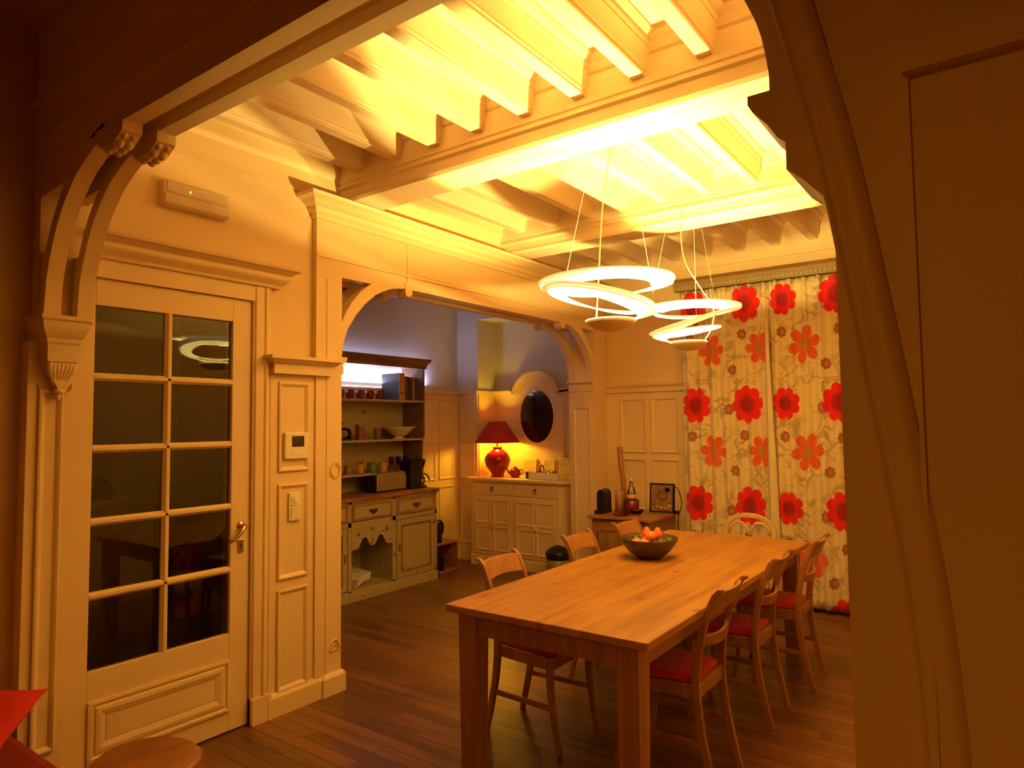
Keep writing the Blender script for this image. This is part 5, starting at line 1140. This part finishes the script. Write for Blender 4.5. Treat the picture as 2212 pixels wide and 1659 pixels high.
d_ = link('drawer', MB().box(sx0 + 0.11, sx1 - 0.11, sy0 + 0.030, sy0 + 0.3, sz - 0.125, sz - 0.035), M_side, t, bevel=0.003)
m = MB().lathe([(0, 0), (0.008, 0), (0.008, 0.010), (0.015, 0.016), (0.014, 0.024), (0, 0.028)], (0, 0, 0), 14); m.v = [((sx0 + sx1) / 2 + q[0], sy0 + 0.030 - q[2], sz - 0.08 + q[1]) for q in m.v]; link('knob', m, M_side, d_)
for lx in (sx0 + 0.05, sx1 - 0.05):
    for ly in (sy0 + 0.06, sy1 - 0.06):
        link('leg', MB().bar([(lx, ly, 0), (lx, ly, sz - 0.022)], [0.028, 0.045], [0.028, 0.045], (1, 0, 0)), M_side, t, bevel=0.002)
t = thing('capsule_machine', 'slim black capsule coffee machine at the left of the side table', 'coffee machine', (-2.985, 5.50, sz))
m = MB(); n = 8
prof = [(-0.040, 0.0), (0.040, 0.0), (0.040, 0.16)] + [(0.040 * math.cos(math.radians(aa)), 0.16 + 0.052 * math.sin(math.radians(aa))) for aa in range(15, 180, 15)] + [(-0.040, 0.16)]
link('machine_body', m.prism(prof, 'y', -0.06, 0.08), M_black, t, bevel=0.006)
link('drip_tray', MB().box(-0.04, 0.04, -0.11, -0.06, 0, 0.03), M_black, t, bevel=0.004)
link('machine_lever', MB().tube([(0, -0.04, 0.212), (0, -0.01, 0.220), (0, 0.04, 0.214)], 0.008, 8), M_steel, t)
tag(link('water_tank', MB().lathe([(0, 0), (0.042, 0), (0.042, 0.19), (0.038, 0.195), (0, 0.195)], (0, 0, 0), 20), plain('smoky_tank', (0.36, 0.18, 0.08), 0.3), loc=(-2.885, 5.62, sz)), 'smoky brown cylinder between capsule machine and bottle', 'canister')
# long wooden stick-like roll standing behind
tag(link('cardboard_roll', MB().tube([(0, 0, 0), (-0.012, 0.004, 0.25), (-0.035, 0.01, 0.42), (-0.045, 0.012, 0.585)], [0.024, 0.023, 0.024, 0.027], 12), plain('roll_brown', (0.34, 0.13, 0.05), 0.5), loc=(-2.925, 5.80, sz)), 'tall brown cardboard roll leaning in the corner behind the capsule machine', 'roll')
t = thing('bottle', 'clear glass bottle with a long neck rising from the red bucket', 'bottle', (-2.765, 5.62, sz))
link('bottle_glass', MB().lathe([(0, 0.03), (0.038, 0.03), (0.040, 0.05), (0.040, 0.175), (0.030, 0.215), (0.014, 0.25), (0.013, 0.29), (0.011, 0.29), (0.012, 0.25), (0.028, 0.213), (0.037, 0.173), (0.037, 0.052), (0, 0.04)], (0, 0, 0), 20), M_clear, t)
link('bottle_label', MB().lathe([(0.0405, 0.125), (0.0412, 0.125), (0.0412, 0.165), (0.0405, 0.165)], (0, 0, 0), 20, ring=True), plain('bottle_label_paper', (0.70, 0.38, 0.14), 0.6), t)
link('bottle_cap', MB().lathe([(0, 0.285), (0.016, 0.285), (0.016, 0.305), (0, 0.307)], (0, 0, 0), 14), M_china, t)
tag(link('red_bucket', MB().lathe([(0, 0), (0.055, 0), (0.064, 0.02), (0.068, 0.115), (0.064, 0.118), (0.060, 0.022), (0.0, 0.012)], (0, 0, 0), 24), M_redcup, loc=(-2.765, 5.62, sz)), 'round red bucket holding the glass bottle', 'bucket')
tag(link('red_plate', MB().lathe([(0, 0), (0.045, 0), (0.075, 0.012), (0.075, 0.015), (0.04, 0.006), (0, 0.005)], (0, 0, 0), 24), M_redcup, loc=(-2.775, 5.42, sz)), 'flat red dish in front of the red bucket', 'dish')
tag(link('glass_bowl', MB().lathe([(0, 0), (0.028, 0), (0.055, 0.03), (0.062, 0.048), (0.058, 0.048), (0.05, 0.03), (0.025, 0.006), (0, 0.005)], (0, 0, 0), 24), M_clear, loc=(-2.66, 5.50, sz)), 'small clear glass bowl left of the leaning picture', 'bowl')
# framed coffee picture with script marks
t = thing('coffee_picture', 'dark framed picture of a steaming coffee cup leaning on the side table', 'picture', (-2.545, 5.77, sz))
RX = -0.10
m = MB().frame('y', 0, -0.118, 0.118, 0, 0.262, [(0, -0.02), (0, 0), (0.003, 0.006), (0.014, 0.006), (0.018, -0.004)], -1)
link('frame', m, M_black, t, rot=(RX, 0, 0))
pic = link('picture_sheet', MB().box(-0.105, 0.105, -0.002, 0.006, 0.012, 0.25), plain('sepia_print', (0.22, 0.10, 0.05), 0.5, var=0.5, scale=9), t, rot=(RX, 0, 0))
m = MB().lathe([(0, 0), (1, 0), (0.0, 0.1)], (0, 0, 0), 28); m.v = [(0.01 + q[0] * 0.042, -0.003, 0.150 + q[1] * 0.030) for q in m.v]; link('cup_surface', m, plain('latte_print', (0.46, 0.24, 0.09), 0.5), pic)
link('cup_outline', MB().tube([(0.01 + 0.046 * math.cos(a_), -0.004, 0.150 + 0.034 * math.sin(a_)) for a_ in [2 * PI * k / 28 for k in range(28)]], 0.003, 6, True), M_dark, pic)
m = MB().lathe([(0, 0), (1, 0), (0.0, 0.1)], (0, 0, 0), 10); m.v = [(0.055 + q[0] * 0.026, -0.004, 0.205 + q[1] * 0.022) for q in m.v]; link('dark_handle', m, M_black, pic)
m = MB()
for k, (u, v) in enumerate(((-0.085, 0.040), (-0.055, 0.048), (-0.022, 0.045), (-0.005, 0.040), (0.03, 0.040), (0.06, 0.040), (0.062, 0.062), (0.078, 0.060), (-0.088, 0.015), (-0.060, 0.012))):
    m.box(u, u + 0.012, -0.0045, -0.002, v, v + 0.010)
link('pale_lettering', m, M_china, pic)
# power cord over the corner of the table
t = thing('power_cord', 'black cord with plug arching from the picture to the table corner', 'cord', (0, 0, 0))
link('cord', MB().tube(smooth_path([(-2.43, 5.80, sz + 0.235), (-2.405, 5.80, sz + 0.225), (-2.375, 5.80, sz + 0.16), (-2.365, 5.80, sz + 0.09), (-2.375, 5.80, sz + 0.03), (-2.385, 5.79, sz + 0.012), (-2.395, 5.78, sz - 0.10), (-2.385, 5.80, 0.45)], 6), 0.0045, 8), M_black, t)
link('plug', MB().box(-2.435, -2.380, 5.755, 5.80, sz + 0.001, sz + 0.028), M_black, t, bevel=0.004)

# ------------------------------------------------------------------ foreground: stool, sofa, cushion
t = thing('wooden_stool', 'low round reddish wooden stool in front of the glazed door', 'stool', (-2.405, 1.175, 0))
link('stool_top', MB().lathe([(0, 0.405), (0.165, 0.405), (0.185, 0.418), (0.186, 0.438), (0.172, 0.450), (0.08, 0.446), (0, 0.444)], (0, 0, 0), 40, True, 1.02, 0.90), M_stool, t)
for k in range(3):
    an = 2 * PI * k / 3 + 0.35; link('leg', MB().tube([(0.15 * math.cos(an), 0.135 * math.sin(an), 0.0), (0.12 * math.cos(an), 0.108 * math.sin(an), 0.22), (0.10 * math.cos(an), 0.09 * math.sin(an), 0.41)], [0.015, 0.019, 0.021], 10), M_stool, t)
t = thing('sofa', 'dark red sofa corner at the lower left of the archway', 'sofa', (0, 0, 0))
m = MB(); m.box(-3.20, -2.62, -0.60, 1.045, 0.10, 0.40)
link('seat_base', m, M_sofa, t, bevel=0.05)
link('backrest', MB().box(-3.27, -3.14, -0.60, 0.42, 0.10, 0.80), M_sofa, t, bevel=0.06)
for (lx, ly) in ((-3.12, -0.5), (-2.7, -0.5), (-2.7, 0.95), (-3.12, 0.95)): link('leg', MB().lathe([(0, 0), (0.02, 0), (0.028, 0.11), (0, 0.11)], (lx, ly, 0), 12), M_black, t)
def pillow(sx, sz_, th):
    m = MB(); n = 14; vs = []; fs = []
    for side in (1, -1):
        for j in range(n + 1):
            for i in range(n + 1):
                u = -1 + 2 * i / n; v = -1 + 2 * j / n
                k = max(0, (1 - u ** 4) * (1 - v ** 4)) ** 0.6
                pin = 1 - 0.10 * (1 - max(abs(u), abs(v)) ** 1) - 0.07 * (min(1 - abs(u), 1 - abs(v)) > 0.999)
                e = 1 - 0.06 * (math.cos(u * PI / 2) * (abs(v) > 0.999) + math.cos(v * PI / 2) * (abs(u) > 0.999))
                vs.append((u * sx * e, side * th * k, v * sz_ * e))
    N_ = (n + 1) ** 2
    for s_ in (0, 1):
        for j in range(n):
            for i in range(n):
                q = s_ * N_ + j * (n + 1) + i; fs.append((q, q + 1, q + n + 2, q + n + 1))
    return m.add(vs, fs, True)
cu = tag(link('cushion', pillow(0.20, 0.20, 0.042), plain('bright_red_fabric', (0.62, 0.022, 0.010), 0.9, var=0.1, scale=25, bump=0.2)), 'bright red square cushion leaning on the sofa corner', 'cushion')
th_ = math.radians(28); ca = Vector((0.809, 0.588, 0)); cb = Vector((-0.588 * math.cos(th_), 0.809 * math.cos(th_), math.sin(th_))); cn = cb.cross(ca)
cu.matrix_world = Matrix(((ca.x, cn.x, cb.x, -2.945), (ca.y, cn.y, cb.y, 0.790), (ca.z, cn.z, cb.z, 0.522), (0, 0, 0, 1)))

# ------------------------------------------------------------------ objects added in the hall for shapes in the door glass
t = thing('hall_cabinet', 'pale low cabinet added in the hall for a pale shape in the door glass', 'cabinet', (0, 0, 0))
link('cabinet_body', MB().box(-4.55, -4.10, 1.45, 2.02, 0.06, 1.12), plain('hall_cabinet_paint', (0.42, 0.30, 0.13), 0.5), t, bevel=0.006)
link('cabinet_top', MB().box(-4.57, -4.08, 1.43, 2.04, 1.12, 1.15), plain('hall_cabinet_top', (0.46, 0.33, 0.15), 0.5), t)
tag(link('shoulder_bag', MB().prism([(-0.16, 0), (0.16, 0), (0.14, 0.10), (0.07, 0.16), (-0.08, 0.15), (-0.15, 0.09)], 'x', -0.06, 0.06), M_dark, loc=(-4.33, 1.72, 1.15), bevel=0.02), 'dark soft bag lying on the hall cabinet', 'bag')
t = thing('fire_extinguisher', 'dark red fire extinguisher added in the hall for a red shape in the door glass', 'fire extinguisher', (-4.72, 2.55, 0.25))
link('cylinder', MB().lathe([(0, 0), (0.085, 0.0), (0.09, 0.01), (0.09, 0.40), (0.07, 0.45), (0.03, 0.48), (0, 0.48)], (0, 0, 0), 28), plain('extinguisher_red', (0.40, 0.01, 0.01), 0.3), t)
link('valve', MB().box(-0.02, 0.02, -0.035, 0.035, 0.48, 0.53), M_black, t, bevel=0.004)
link('hose', MB().tube([(0, -0.03, 0.51), (0.02, -0.11, 0.48), (0.02, -0.125, 0.30), (0.02, -0.12, 0.08)], 0.010, 8), M_black, t)
link('instruction_label', MB().lathe([(0.0905, 0.15), (0.0915, 0.15), (0.0915, 0.33), (0.0905, 0.33)], (0, 0, 0), 28, ring=True), plain('label_cream', (0.45, 0.30, 0.14), 0.6), t)
t = thing('stand_in_coat', 'long dark red coat added in the hall in place of red streaks reflected in the glass', 'coat', (-3.95, 1.28, 1.30))  # made-up coat, stands in for red streaks reflected in the door glass
m = MB(); vs = []; fs = []
for j, (wd, z) in enumerate(((0.05, 1.12), (0.13, 1.05), (0.16, 0.85), (0.15, 0.5), (0.19, 0.1), (0.21, -0.25))):
    for k in range(18):
        an = 2 * PI * k / 18; rr = wd * (1 + 0.08 * math.sin(5 * an)); vs.append((0.55 * rr * math.cos(an), rr * math.sin(an), z))
for j in range(5):
    for k in range(18): fs.append((j * 18 + k, j * 18 + (k + 1) % 18, j * 18 + 18 + (k + 1) % 18, j * 18 + 18 + k))
fs += [tuple(range(18)), tuple(90 + k for k in range(17, -1, -1))]
link('coat_body', m.add(vs, fs, True), plain('coat_red', (0.17, 0.012, 0.010), 0.9, var=0.5, scale=6), t)
link('coat_hook', MB().tube([(0, 0, 1.10), (0, 0, 1.20), (-0.02, 0, 1.23)], 0.006, 6), M_black, t)
